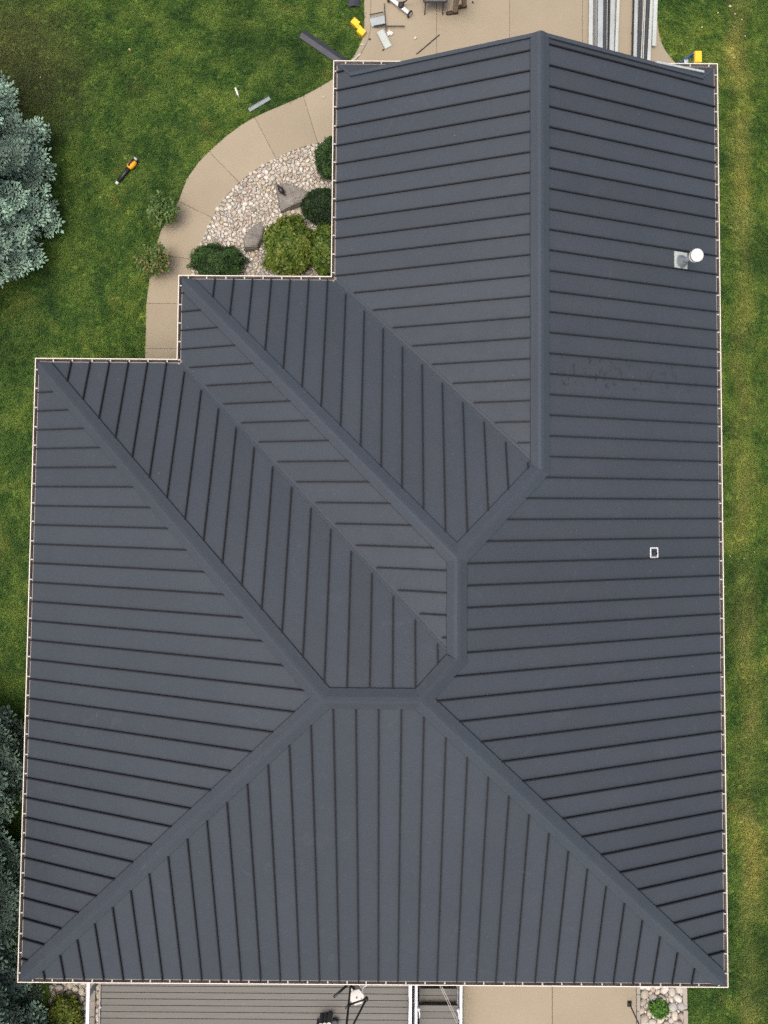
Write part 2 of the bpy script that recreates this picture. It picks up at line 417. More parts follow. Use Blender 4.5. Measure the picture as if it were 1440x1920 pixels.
rnd = random.Random(5)
for n, (pl, ed) in POLY.items():
    ax = 1 if FACE[n][0] else 0                    # the coordinate that steps from seam to seam
    nv = fn(n); lo = min(p[ax] for p in pl); hi = max(p[ax] for p in pl)
    # pull the sheets back from valleys
    k0 = math.floor((lo - PHASE[n]) / STEP[n]) - 1; cuts = []
    anc = ANCH.get(n)
    k = k0
    while True:
        c = (PHASE[n] + k * STEP[n]) if not anc else float(np.interp(-k, *anc)); k += 1
        if c <= lo + .02: continue
        if c >= hi - .02: break
        cuts.append(c)
    edges = [lo - 1] + cuts + [hi + 1]
    base = []
    m_ = len(pl)
    def inset(i):
        """corner i moved away from the valley edges that meet there"""
        p = Vector(pl[i]); off = []
        for e in (i - 1, i):
            a, b = Vector(pl[e % m_]), Vector(pl[(e + 1) % m_]); d = (b - a).normalized(); nn = Vector((-d.y, d.x))
            if area(pl) < 0: nn = -nn
            off.append((nn, .056 if ed[e % m_] == 'valley' else 0.0))
        (n1, d1), (n2, d2) = off
        det = n1.x * n2.y - n1.y * n2.x
        if abs(det) < 1e-6: return pl[i]
        return (p.x + (d1 * n2.y - d2 * n1.y) / det, p.y + (n1.x * d2 - n2.x * d1) / det)
    pin = [inset(i) for i in range(m_)]
    for i in range(len(edges) - 1):
        a, b = edges[i] + .003, edges[i + 1] - .003
        q = clip(clip(pin, ax, a, True), ax, b, False)
        if len(q) < 3 or abs(area(q)) < .004: continue
        if area(q) < 0: q = q[::-1]
        cx_, cy_ = sum(p[0] for p in q) / len(q), sum(p[1] for p in q) / len(q)
        tl = rnd.gauss(0, .0012); tz = rnd.uniform(0, .003)
        pts = [Vector((x, y, fz(n, x, y) + tz + tl * ((y - cy_) if ax else (x - cx_)))) for x, y in q]
        MB().slab(pts, nv, .004).build('roof_panel', M['roof'], roof, True)
    # standing seams between the sheets
    for c in cuts:
        hits = []
        for i in range(m_):
            p, q = pl[i], pl[(i + 1) % m_]
            if (p[ax] - c) * (q[ax] - c) < 0:
                s = (c - p[ax]) / (q[ax] - p[ax]); o_ = p[1 - ax] + (q[1 - ax] - p[1 - ax]) * s
                d = Vector((q[0] - p[0], q[1] - p[1])).normalized()
                sn = abs(d[ax])                                         # sine of the angle between seam and edge
                w = {'eave': -.004, 'valley': .075, 'rake': .05, 'return': .03}.get(ed[i], CAPW * .945 - .012)
                hits.append((o_, w / max(sn, .2)))
        if len(hits) < 2: continue
        hits.sort(); (a, wa), (b, wb) = hits[0], hits[-1]
        a += wa + (rnd.uniform(0, .012) if wa > 0 else 0); b -= wb + (rnd.uniform(0, .012) if wb > 0 else 0)
        if b - a < .06: continue
        pt = lambda o_: Vector((c, o_, fz(n, c, o_))) if ax == 0 else Vector((o_, c, fz(n, o_, c)))
        A_, B_ = pt(a), pt(b); t_ = (B_ - A_).normalized(); s_ = t_.cross(nv)
        prof = [(-.008, -.004), (-.008, SEAMH - .014), (-.012, SEAMH - .014), (-.012, SEAMH), (.011, SEAMH), (.011, SEAMH - .006), (.008, SEAMH - .006), (.008, -.004)]
        vs = [e + s_ * px_ + nv * pz_ for e in (A_, B_) for px_, pz_ in prof]; kk = len(prof)
        fs = [(i, (i + 1) % kk, kk + (i + 1) % kk, kk + i) for i in range(kk)] + [tuple(range(kk - 1, -1, -1)), tuple(range(kk, 2 * kk))]
        me = MB().add(vs, fs).mesh('standing_seam')
        link('standing_seam', me, M['seam'], roof, True)

JN = {P2: [(0, 1), (P3[0] - P2[0], P3[1] - P2[1])], P3: [(P2[0] - P3[0], P2[1] - P3[1]), (Gc[0] - P3[0], Gc[1] - P3[1]), (0, -1)], P4: [(0, 1), (P5[0] - P4[0], P5[1] - P4[1])],
      P5: [(P4[0] - P5[0], P4[1] - P5[1]), (-1, 0), (Cc[0] - P5[0], Cc[1] - P5[1])], P6: [(1, 0), (Ec[0] - P6[0], Ec[1] - P6[1]), (Dc[0] - P6[0], Dc[1] - P6[1])]}
def cap(p, q, f1, f2, name, w=CAPW, h=CAPH):
    """folded cap over a ridge or hip, mitred where caps meet and cut off along the eaves"""
    a = Vector((*p, fz(f1, *p))); b = Vector((*q, fz(f1, *q))); t_ = (b - a).normalized()
    n1, n2 = fn(f1), fn(f2)
    u1 = t_.cross(n1); u2 = t_.cross(n2)
    c1 = Vector((FACE[f1][0], FACE[f1][1], 0)); c2 = Vector((FACE[f2][0], FACE[f2][1], 0))
    if u1.dot(c1) > 0: u1 = -u1                          # downhill on each side
    if u2.dot(c2) > 0: u2 = -u2
    bis = (n1 + n2).normalized(); hh = h / bis.dot(n1)
    ea = .0 if name == 'ridge_cap' and p not in JN else .35
    a2, b2 = a - t_ * ea, b + t_ * .35
    sec = [u1 * (w + .013) - n1 * .004, u1 * (w + .011) + n1 * (h - .016), u1 * (w - .004) + n1 * (h - .010), u1 * w + n1 * h, u1 * .03 + n1 * (h + .034), bis * (hh + .044), u2 * .03 + n2 * (h + .034), u2 * w + n2 * h, u2 * (w - .004) + n2 * (h - .010), u2 * (w + .011) + n2 * (h - .016), u2 * (w + .013) - n2 * .004]
    vs = [e + s for e in (a2, b2) for s in sec]; k = len(sec)
    fs = [(i, i + 1, k + i + 1, k + i) for i in range(k - 1)] + [tuple(range(k)), tuple(range(k, 2 * k))]
    me = MB().add(vs, fs).mesh(name); me.materials.append(M['cap']); me.materials.append(M['seam'])
    for pg in me.polygons: pg.material_index = 1 if pg.index in (0, 1, k - 3, k - 2) else 0  # edge faces get the dark metal to paint the shadow under the hem
    bm = bmesh.new(); bm.from_mesh(me)
    def cut(co, no):
        r = bmesh.ops.bisect_plane(bm, geom=bm.verts[:] + bm.edges[:] + bm.faces[:], plane_co=co, plane_no=no, clear_outer=True)
        ed_ = [e for e in r['geom_cut'] if isinstance(e, bmesh.types.BMEdge)]
        if ed_: bmesh.ops.holes_fill(bm, edges=ed_)
    for e, o_ in ((p, q), (q, p)):
        if e in JN:
            me_ = Vector((o_[0] - e[0], o_[1] - e[1])).normalized()
            for d in JN[e]:
                d = Vector(d).normalized()
                if (d - me_).length < .05: continue
                no = (d - me_).normalized(); cut(Vector((*e, 0)), Vector((no.x, no.y, 0)))
        elif e is not P1 and name == 'hip_cap':
            for f in (f1, f2):
                ax_ = FACE[f]; cut(Vector((e[0] + ax_[0] * .004, e[1] + ax_[1] * .004, 0)), Vector((-ax_[0], -ax_[1], 0)))
    bmesh.ops.recalc_face_normals(bm, faces=bm.faces); bm.to_mesh(me); bm.free()
    return link(name, me, M['cap'], roof, True)
cap((P1[0], P1[1] + .03), P2, 'Wg', 'E', 'ridge_cap')
cap(P2, P3, 'N2', 'E', 'hip_cap')
cap(Gc, P3, 'N2', 'W2', 'hip_cap')
cap(P3, P4, 'W2', 'E', 'ridge_cap')
cap(P4, P5, 'N1', 'E', 'hip_cap')
cap(P6, P5, 'N1', 'S', 'ridge_cap')
cap(Ec, P6, 'N1', 'W1', 'hip_cap')
cap(Dc, P6, 'S', 'W1', 'hip_cap')
cap(Cc, P5, 'S', 'E', 'hip_cap')
def valley(p, q, f1, f2):
    a = Vector((*p, fz(f1, *p))); b = Vector((*q, fz(f1, *q))); t_ = (b - a).normalized(); b -= t_ * .12
    n1, n2 = fn(f1), fn(f2); u1, u2 = t_.cross(n1), t_.cross(n2)
    if u1.dot(Vector((*FACE[f1][:2], 0))) < 0: u1 = -u1
    if u2.dot(Vector((*FACE[f2][:2], 0))) < 0: u2 = -u2
    mb = MB(); dz = Vector((0, 0, -.003))
    sec = [u1 * .15 - n1 * .009, u1 * .06 - n1 * .009, u1 * .05 + dz, u1 * .008 + dz, Vector((0, 0, .004)), u2 * .008 + dz, u2 * .05 + dz, u2 * .06 - n2 * .009, u2 * .15 - n2 * .009]
    vs = [e + s for e in (a, b) for s in sec]; k = len(sec)
    mb.add(vs, [(i, i + 1, k + i + 1, k + i) for i in range(k - 1)])
    mb.build('valley_flashing', M['cap'], roof, True)
valley(Hc, P2, 'Wg', 'N2'); valley(Fc, P4, 'W2', 'N1')

# the sloping returns that wrap round the gable's two corners
for sx, xc in ((1, xa), (-1, xe)):
    L = 1.75; q = [(xc, ya), (xc + sx * rt, yR), (xc + sx * L, yR), (xc + sx * L, ya)]
    if sx > 0: q = q[::-1]
    pts = [Vector((x, y, fz('R', x, y))) for x, y in q]
    o = MB().slab(pts, fn('R'), .02).build('gable_return', M['roof'], roof, True)
    a = Vector((xc, ya, fz('R', xc, ya))); b = Vector((xc + sx * rt, yR, fz('R', xc, yR)))
    MB().bar(a + Vector((0, 0, .008)), b + Vector((0, 0, .008)), .05, .016).build('return_hip_strip', M['cap'], roof, True)
# rake trims, tan fascia under them
for sx, xc, f in ((1, xa, 'Wg'), (-1, xe, 'E')):
    a = Vector((xc + sx * rt, yR, fz(f, xc + sx * rt, yR))); b = Vector((xr, yR, fz(f, xr, yR)))
    up = fn(f); mid_ = a.lerp(b, .0)
    MB().bar(a + up * .026 + Vector((0, -.02, 0)), b + up * .026 + Vector((0, -.02, 0)), .055, .055, up).build('rake_trim', M['cap'], roof, True)
    MB().bar(a + Vector((0, .022, -.045)), b + Vector((0, .022, -.045)), .024, .15, up).build('rake_fascia', M['cap'], roof, True)
    MB().bar(a + Vector((0, .040, .028)), b + Vector((0, .040, .020)), .010, .012, up).build('rake_drip_edge', M['cap'], roof, True)
# bare strip lying along the right-hand rake
a_, b_ = W(1230, 116, fz('E', 5.3, yR) + .085), W(1320, 134.5, fz('E', 6.35, yR) + .075)
strip = MB().bar(a_, b_, .042, .02).build('trim_strip', M['bare2'], None)
tag(strip, 'bare white metal trim strip laid along the right end of the gable edge', 'trim strip')

# ------------------------------------------------------------------ gutters
GP = [(.001, -.016), (.001, -.115), (.050, -.115), (.072, -.040), (.094, -.012), (.094, .002), (.077, .002), (.077, -.006), (.084, -.010), (.066, -.040), (.046, -.109), (.006, -.109), (.006, -.016)]
ret = 1.75
CH = [(xa + ret, ya), Aw, Hc, Gc, Fc, Ec, Dc, Cc, Bw, (xe - ret, ya)]
OUT = [(0, 1), (-1, 0), (0, 1), (-1, 0), (0, 1), (-1, 0), (0, -1), (1, 0), (0, 1)]
HOFF = [.05, .11, .30, .12, .26, .13, .20, .16, .08]
for i in range(len(CH) - 1):
    o0 = OUT[i]; pa, pb = CH[i], CH[i + 1]
    def corner(p, other):
        return lambda d: (p[0] + d * (o0[0] + (other[0] if other else 0)), p[1] + d * (o0[1] + (other[1] if other else 0)))
    fa = corner(pa, OUT[i - 1] if i > 0 else None); fb = corner(pb, OUT[i + 1] if i < len(OUT) - 1 else None)
    vs = [(*fa(d), ZE + z) for d, z in GP] + [(*fb(d), ZE + z) for d, z in GP]; k = len(GP)
    fs = [(j, (j + 1) % k, k + (j + 1) % k, k + j) for j in range(k)]
    if i == 0: fs.append(tuple(range(k)))
    if i == len(CH) - 2: fs.append(tuple(range(k, 2 * k)))
    me = MB().add(vs, fs).mesh('gutter')
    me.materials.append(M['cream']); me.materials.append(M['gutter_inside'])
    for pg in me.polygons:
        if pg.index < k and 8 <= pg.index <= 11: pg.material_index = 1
    bm = bmesh.new(); bm.from_mesh(me); bmesh.ops.recalc_face_normals(bm, faces=bm.faces); bm.to_mesh(me); bm.free()
    g = link('gutter', me, M['cream'], house, True)
    A_, B_ = Vector((*pa, 0)), Vector((*pb, 0)); L = (B_ - A_).length; d_ = (B_ - A_) / L
    s = HOFF[i] + .02; on = Vector((*o0, 0))
    while s < L + .04:
        c = A_ + d_ * (s + rnd.uniform(-.012, .012)) + on * .034 + Vector((0, 0, ZE - .003 + rnd.uniform(-.001, .001)))
        dx = abs(on.x); mbh = MB().box(c, (.066 if dx else .022, .022 if dx else .066, .010))
        mbh.box(c + on * .016 + Vector((0, 0, .006)), (.022 if dx else .028, .028 if dx else .022, .006))
        mbh.build('gutter_hanger', M['hanger'], g, True)
        s += RIB if L > 2 else RIB * .98
    # fascia board behind the gutter and drip edge over it
    fa_, fb_ = A_ - on * .014, B_ - on * .014
    MB().bar(fa_ + Vector((0, 0, ZE - .075)), fb_ + Vector((0, 0, ZE - .075)), .02, .15).build('fascia', M['fascia'], house, True)
    MB().bar(A_ + on * .010 + Vector((0, 0, ZE + .006)), B_ + on * .010 + Vector((0, 0, ZE + .006)), .012, .008).build('drip_edge', M['fascia'], house, True)

# walls and soffit under the eaves
foot = [Aw, Hc, Gc, Fc, Ec, Dc, Cc, Bw]
MB().prism([(xa + .03, yR), (xa + .03, yg - .03), (xg + .03, yg - .03), (xg + .03, yn - .03), (x0 + .03, yn - .03), (x0 + .03, ys + .03), (xe - .03, ys + .03), (xe - .03, yR)], ZE - .165, ZE - .15).build('soffit', M['fascia'], house, True)
wi = .5
wp = [(xa + wi, yR - .35), (xa + wi, yg - wi), (xg + wi, yg - wi), (xg + wi, yn - wi), (x0 + wi, yn - wi), (x0 + wi, ys + wi), (xe - wi, ys + wi), (xe - wi, yR - .35)]
for i in range(8):
    p, q = Vector((*wp[i], 0)), Vector((*wp[(i + 1) % 8], 0))
    d_ = (q - p).normalized(); mbw = MB()
    for k in range(14):
        z = .02 + k * .195
        mbw.bar(p + d_ * .06 + Vector((0, 0, z + .0955)), q - d_ * .06 + Vector((0, 0, z + .0955)), .1 + (k % 2) * .012, .189)
    mbw.build('wall', M['siding'], house, True)
    MB().box(p + Vector((0, 0, 1.36)), (.13, .13, 2.72)).build('corner_board', M['white'], house, True)
gw = [(xa + wi, ZE - .14), (xe - wi, ZE - .14), (xe - wi, ZE + .1), (xr, fz('E', xr, yR) - .12), (xa + wi, ZE + .1)]
MB().slab([Vector((x, yR - .30, z)) for x, z in gw], (0, 1, 0), .1).build('gable_wall', M['siding'], house, True)

# ------------------------------------------------------------------ roof penetrations
bx = W(1277, 490, 3.6); zz = fz('E', bx.x, bx.y); bx = W(1277, 490, zz); zz = fz('E', bx.x, bx.y); bx.z = zz
nE = fn('E'); rotE = Vector((0, 0, 1)).rotation_difference(nE).to_matrix()
top = W(1307, 478.5, zz + .70)
vent = MB().tube([bx + Vector((0, 0, -.05)), bx.lerp(top, .9)], .045, 16).build('vent_pipe', M['galv'], house, True, True)
mb = MB().box(bx + nE * .012 + Vector((0, .02, 0)), (.33, .355, .012), rotE)
mb.build('flashing_plate', M['bare2'], vent, True)
dv_ = (top - bx).normalized(); rv_ = Vector((0, 0, 1)).rotation_difference(dv_.lerp(nE, .35).normalized()).to_matrix()
MB().lathe([(.140, .004), (.138, .016), (.118, .018), (.112, .034), (.075, .12), (.072, .135), (.058, .14), (.056, .19), (.046, .20)], 24, bx + nE * .012, rv_).build('flashing_cone', M['dull'], vent, True, True)
rt_ = Vector((0, 0, 1)).rotation_difference(dv_).to_matrix()
MB().lathe([(.0, -.16), (.075, -.16), (.118, -.13), (.118, -.065), (.08, -.06), (.08, -.035), (.128, -.03), (.128, .012), (.115, .026), (.0, .034)], 28, top, rt_).build('vent_cap', M['white_pipe'], vent, True, True)
bx = W(1225, 1036, 3.4); zz = fz('E', bx.x, bx.y); bx = W(1225, 1036, zz); bx.z = fz('E', bx.x, bx.y)
boot = MB()
for i, j, a, b in ((-1, 0, .026, .205), (1, 0, .026, .205), (0, -1, .142, .026), (0, 1, .142, .026)):
    boot.box(bx + rotE @ Vector((i * .084, j * .0915, .014)), (a, b, .014), rotE)
vb = boot.build('plumbing_vent', M['white'], house, True, bevel=.004)
for i in range(4):
    for j in (-1, 1): MB().lathe([(.006, 0), (.006, .006), (0, .007)], 6, bx + rotE @ Vector((-.07 + i * .047, j * .0915, .0215)), rotE).build('screw', M['alu'], vb, True)
MB().box(bx + nE * .010, (.142, .157, .012), rotE).build('rubber_pad', M['slate'], vb, True)
MB().lathe([(.050, .014), (.046, .03), (.040, .055), (.038, .06)], 18, bx, Matrix.Identity(3)).build('rubber_boot', M['slate'], vb, True, True)
MB().lathe([(.030, -.02), (.030, .17), (.024, .172), (.024, .08), (0, .08)], 18, bx + Vector((-.008, 0, 0))).build('pipe', M['black'], vb, True)

# ------------------------------------------------------------------ ground, lawn, driveway, paths
lawn = MB().add([(-150, -150, 0), (150, -150, 0), (150, 150, 0), (-150, 150, 0)], [(0, 1, 2, 3)]).build('lawn', M['lawn'])
tag(lawn, kind='structure')
def smooth_line(pts, k=5):
    out = []
    for i in range(len(pts) - 1):
        p0, p1, p2, p3 = [Vector(pts[max(0, min(len(pts) - 1, j))]) for j in (i - 1, i, i + 1, i + 2)]
        for s in range(k):
            t = s / k
            out.append(.5 * ((2 * p1) + (p2 - p0) * t + (2 * p0 - 5 * p1 + 4 * p2 - p3) * t * t + (3 * p1 - p0 - 3 * p2 + p3) * t ** 3))
    out.append(Vector(pts[-1])); return [tuple(p) for p in out]
PZ = .035
# driveway
dl = smooth_line([(683, -420), (683, -200), (683, -40), (683, 20), (682, 62), (673, 90), (656, 117), (636, 146)], 4)
dr = smooth_line([(1231, -420), (1231, -200), (1231, 0), (1233, 50), (1240, 82), (1256, 108), (1285, 140)], 4)
drive = MB().prism([W2(u, v) for u, v in dl] + [(xa + .3, 8.0), (xe - .3, 8.0)] + [W2(u, v) for u, v in dr][::-1], .006, .012).build('driveway', M['concrete_grey'])
tag(drive, kind='structure')
def xs_at(line, v):
    for i in range(len(line) - 1):
        (u0, v0), (u1, v1) = line[i], line[i + 1]
        if v0 <= v <= v1: return u0 + (u1 - u0) * (v - v0) / max(1e-6, v1 - v0)
    return line[-1][0]
dli = [(u + 12.5 if v < 40 else u + 12.5 - 3 * (v - 40) / 100, v) for u, v in dl]
GAPPX = .35
polyd = [dl + [(u - GAPPX, v) for u, v in dli][::-1]]
polyd.append([(u + GAPPX, v) for u, v in dli] + [(640, 190), (818.5 - GAPPX, 190), (818.5 - GAPPX, -420)])
polyd.append([(818.5 + GAPPX, -420), (818.5 + GAPPX, 190), (955 - GAPPX, 190), (955 - GAPPX, -420)])
polyd.append([(955 + GAPPX, -420), (955 + GAPPX, 190), (1091.5 - GAPPX, 190), (1091.5 - GAPPX, -420)])
polyd.append([(1091.5 + GAPPX, -420), (1091.5 + GAPPX, 190), (1285, 190)] + dr[::-1])
for q in polyd:
    MB().prism([W2(u, v) for u, v in q], .014, PZ).build('concrete_slab', M['concrete'], drive, bevel=.006)
# curved walkway
JO = [(648, 136), (569, 181), (478, 221), (392.5, 285), (335, 378.5), (289, 478), (275, 569.5), (273.5, 654), (271, 740)]
JI = [(690, 250), (596, 269), (518, 298), (449, 343), (398.5, 409), (366, 487.5), (345, 569.5), (343, 654), (341, 740)]
midO = {0: [(622, 151), (597, 166)], 1: [(540, 194), (508, 207)], 2: [(452, 236), (420, 260)], 3: [(374, 304), (351, 336)], 4: [(318, 405), (302, 435)], 5: [(281, 524)], 6: [], 7: []}
midI = {0: [(640, 258)], 1: [(570, 276), (543, 286)], 2: [(492, 311), (470, 326)], 3: [(430, 362), (413, 384)], 4: [(387, 438), (375, 462)], 5: [(356, 528)], 6: [], 7: []}
path = empty('walkway', W(400, 350)); tag(path, kind='structure')
outer, inner = [], []
for i in range(8):
    outer += [JO[i]] + midO[i]; inner += [JI[i]] + midI[i]
outer.append(JO[-1]); inner.append(JI[-1])
base = MB().prism([W2(*p) for p in outer] + [W2(*p) for p in inner[::-1]], .004, .010).build('path_base', M['concrete_grey'], path, True)
for i in range(8):
    o = [JO[i]] + midO[i] + [JO[i + 1]]; n_ = [JI[i]] + midI[i] + [JI[i + 1]]
    o = [Vector(p) for p in o]; n_ = [Vector(p) for p in n_]
    def shrink(ln):
        ln = [p.copy() for p in ln]
        ln[0] += (ln[1] - ln[0]).normalized() * .32; ln[-1] += (ln[-2] - ln[-1]).normalized() * .32; return ln
    o, n_ = shrink(o), shrink(n_)
    MB().prism([W2(*p) for p in o] + [W2(*p) for p in n_[::-1]], .012, PZ + .002).build('concrete_slab', M['concrete'], path, True, bevel=.006)

# ------------------------------------------------------------------ stones
PAL = [((.52, .46, .36), 5), ((.48, .42, .33), 4), ((.55, .50, .42), 5), ((.47, .38, .31), 2), ((.42, .40, .37), 2), ((.60, .57, .50), 4), ((.50, .43, .30), 2), ((.36, .31, .25), 1)]
PALW = [tuple(v * .86 + .14 * sum(c) / 3 for v in c) for c, w in PAL for _ in range(w)]
def stone_mesh(seed, sub=2):
    bm = bmesh.new(); bmesh.ops.create_icosphere(bm, subdivisions=sub, radius=1)
    sx, sy, sz = 1.0, .62 + .3 * random.Random(seed).random(), .55
    for v in bm.verts:
        p = v.co.copy(); d = 1 + .20 * mnoise.noise(p * 1.3 + Vector((seed * 3.1, 0, 0))) + .06 * mnoise.noise(p * 3 + Vector((0, seed * 7.7, 0)))
        v.co = Vector((p.x * sx * d, p.y * sy * d, p.z * sz * d))
    me = bpy.data.meshes.new('stone'); bm.to_mesh(me); bm.free()
    me.polygons.foreach_set('use_smooth', [True] * len(me.polygons)); me.materials.append(M['stone']); return me
STONES = [stone_mesh(i) for i in range(9)]
def inside(p, poly):
    r = False; j = len(poly) - 1
    for i in range(len(poly)):
        if (poly[i][1] > p[1]) != (poly[j][1] > p[1]) and p[0] < (poly[j][0] - poly[i][0]) * (p[1] - poly[i][1]) / (poly[j][1] - poly[i][1]) + poly[i][0]: r = not r
        j = i
    return r
def attr(me, cols, domain='POINT'):
    a = me.color_attributes.new('tone', 'FLOAT_COLOR', domain)
    c = np.ones((len(cols), 4), np.float32); c[:, :3] = cols; a.data.foreach_set('color', c.ravel())
def stone_bed(name, polypx, rmin, rmax, nbig, seed, avoid=(), dens=1.0, label_small='small_stones'):
    poly = [W2(*p) for p in polypx]
    xs = [p[0] for p in poly]; ys_ = [p[1] for p in poly]; rg = random.Random(seed)
    bed = MB().prism(poly, .003, .010).build(name, M['grit']); tag(bed, kind='structure')
    cell = {}; placed = []; gs = rmax * 2
    def free(x, y, r):
        ix, iy = int(x // gs), int(y // gs)
        for i in (-1, 0, 1):
            for j in (-1, 0, 1):
                for (a, b, c) in cell.get((ix + i, iy + j), ()):
                    if (a - x) ** 2 + (b - y) ** 2 < ((r + c) * .86) ** 2: return False
        return True
    A = (max(xs) - min(xs)) * (max(ys_) - min(ys_)); r = rmax
    while r > rmin:
        for _ in range(int(dens * A / (r * r) * .9)):
            x, y = rg.uniform(min(xs), max(xs)), rg.uniform(min(ys_), max(ys_)); rr = r * rg.uniform(.85, 1.1)
            if inside((x, y), poly) and free(x, y, rr) and not any((x - ax_) ** 2 + (y - ay_) ** 2 < (ar + rr) ** 2 for ax_, ay_, ar in avoid):
                placed.append((x, y, rr)); cell.setdefault((int(x // gs), int(y // gs)), []).append((x, y, rr))
        r *= .86
    placed.sort(key=lambda s: -s[2])
    small_v, small_f, small_c = [], [], []
    for i, (x, y, rr) in enumerate(placed):
        c = rg.choice(PALW); k = rg.uniform(.70, .98); c = tuple(min(.85, v * k) for v in c)
        rot = Matrix.Rotation(rg.uniform(0, 6.28), 4, 'Z') @ Matrix.Rotation(rg.gauss(0, .2), 4, 'X') @ Matrix.Rotation(rg.gauss(0, .2), 4, 'Y')
        sc = rr * 1.12; me = rg.choice(STONES)
        Mx = Matrix.Translation((x, y, .01 + sc * .34)) @ rot @ Matrix.Scale(sc, 4)
        if i < nbig:
            o = bpy.data.objects.new('stone', me); COL.objects.link(o); o.parent = bed; o.matrix_local = Mx; o.color = (*c, 1)
        else:
            b = len(small_v); co = [Mx @ v.co for v in me.vertices]
            small_v += [tuple(p) for p in co]; small_f += [tuple(b + j for j in f.vertices) for f in me.polygons]; small_c += [c] * len(co)
    if small_v:
        me = bpy.data.meshes.new('small_stones'); me.from_pydata(small_v, [], small_f); attr(me, small_c)
        o = link('small_stones', me, M['stone_mix'], bed, True, True); tag(o, kind='stuff')
    return bed
BED = [(640, 262), (596, 270), (570, 277), (543, 287), (518, 299), (492, 312), (470, 327), (449, 344), (430, 363), (413, 385), (399, 410), (387, 439), (375, 463), (366, 489), (356, 530), (346, 560), (690, 560), (690, 250)]
BOUL = [W(551, 376), W(479, 448)]
stone_bed('pebble_bed', BED, .015, .060, 290, 3, [(BOUL[0].x, BOUL[0].y, .24), (BOUL[1].x, BOUL[1].y, .20)], 1.5)
stone_bed('side_stone_bed', [(1201, 1800), (1201, 2000), (1282, 2000), (1278, 1800)], .022, .098, 140, 8, [], 1.6)
stone_bed('corner_stone_bed', [(96, 1800), (96, 2000), (188, 2000), (188, 1800)], .02, .085, 150, 12, [], 1.4)

def boulder(name, outpx, h, label, ledge, seed):
    c = Vector((sum(p[0] for p in outpx) / len(outpx), sum(p[1] for p in outpx) / len(outpx)))
    o0 = W(c.x, c.y); root = [W(u, v) - o0 for u, v in outpx]
    bm = bmesh.new(); rings = []
    if sum(root[i].x * root[(i + 1) % len(root)].y - root[(i + 1) % len(root)].x * root[i].y for i in range(len(root))) < 0: root = root[::-1]
    for s, z in ((1.04, -.03), (1.0, h * .45), (.93, h * .86), (.80, h), (.40, h * 1.04)):
        rings.append([bm.verts.new((p.x * s, p.y * s, z + (ledge[0] * p.x + ledge[1] * p.y if z > h * .6 else 0))) for p in root])
    n = len(root)
    for a, b in zip(rings, rings[1:]):
        for i in range(n): bm.faces.new((a[i], a[(i + 1) % n], b[(i + 1) % n], b[i]))
    bm.faces.new(rings[-1]); bm.faces.new(rings[0][::-1])
    bmesh.ops.triangulate(bm, faces=bm.faces); bmesh.ops.subdivide_edges(bm, edges=bm.edges, cuts=3, use_grid_fill=True)
    for v in bm.verts:
        p = v.co
        d = .022 * mnoise.noise(p * 5 + Vector((seed, 0, 0))) + .012 * mnoise.noise(p * 14 + Vector((0, seed, 0)))
        stp = .03 if mnoise.noise(Vector((p.x * 3.2 + seed, p.y * 3.2, 0))) > .12 else 0
        v.co = p + p.normalized() * d + Vector((0, 0, stp if p.z > h * .5 else 0))
    me = bpy.data.meshes.new(name); bm.to_mesh(me); bm.free()
    o = link(name, me, M['boulder']); o.location = o0 + Vector((0, 0, .02)); tag(o, label, 'boulder', 'boulders in the pebble bed'); return o
boulder('boulder', [(519, 352), (530, 349), (552, 354), (585, 369), (581, 383), (556, 391), (528, 402), (522, 378)], .24, 'large flat topped grey boulder with bird ornament on its corner', (.10, .05), 2)
boulder('boulder', [(459, 458), (464, 442), (478, 425), (490, 420), (496, 427), (494, 452), (486, 470), (461, 473)], .20, 'smaller wedge shaped grey boulder beside the low dark mound shrub', (-.05, -.2), 9)
# bird ornament
bp = W(527.5, 358, .30)
br = empty('bird_ornament', bp, R(128)); tag(br, 'small dark brown bird ornament perched on the large boulder', 'ornament')
mb = MB()
prof = [(0, -.11), (.025, -.10), (.055, -.06), (.068, 0), (.058, .05), (.035, .085), (0, .10)]
mb.lathe(prof, 14, (0, 0, .055), Matrix.Rotation(R(78), 3, 'Y'))
mb.build('body', M['bird'], br, smooth=True)
MB().lathe([(0, -.038), (.024, -.028), (.036, 0), (.026, .026), (0, .036)], 12, (.105, 0, .115)).build('head', M['slate'], br, smooth=True)
MB().lathe([(.010, 0), (0, .035)], 6, (.135, 0, .112), Matrix.Rotation(R(95), 3, 'Y')).build('beak', M['black'], br)
MB().box((-.115, 0, .045), (.09, .045, .012), Matrix.Rotation(R(18), 3, 'Y')).build('tail', M['bird'], br)

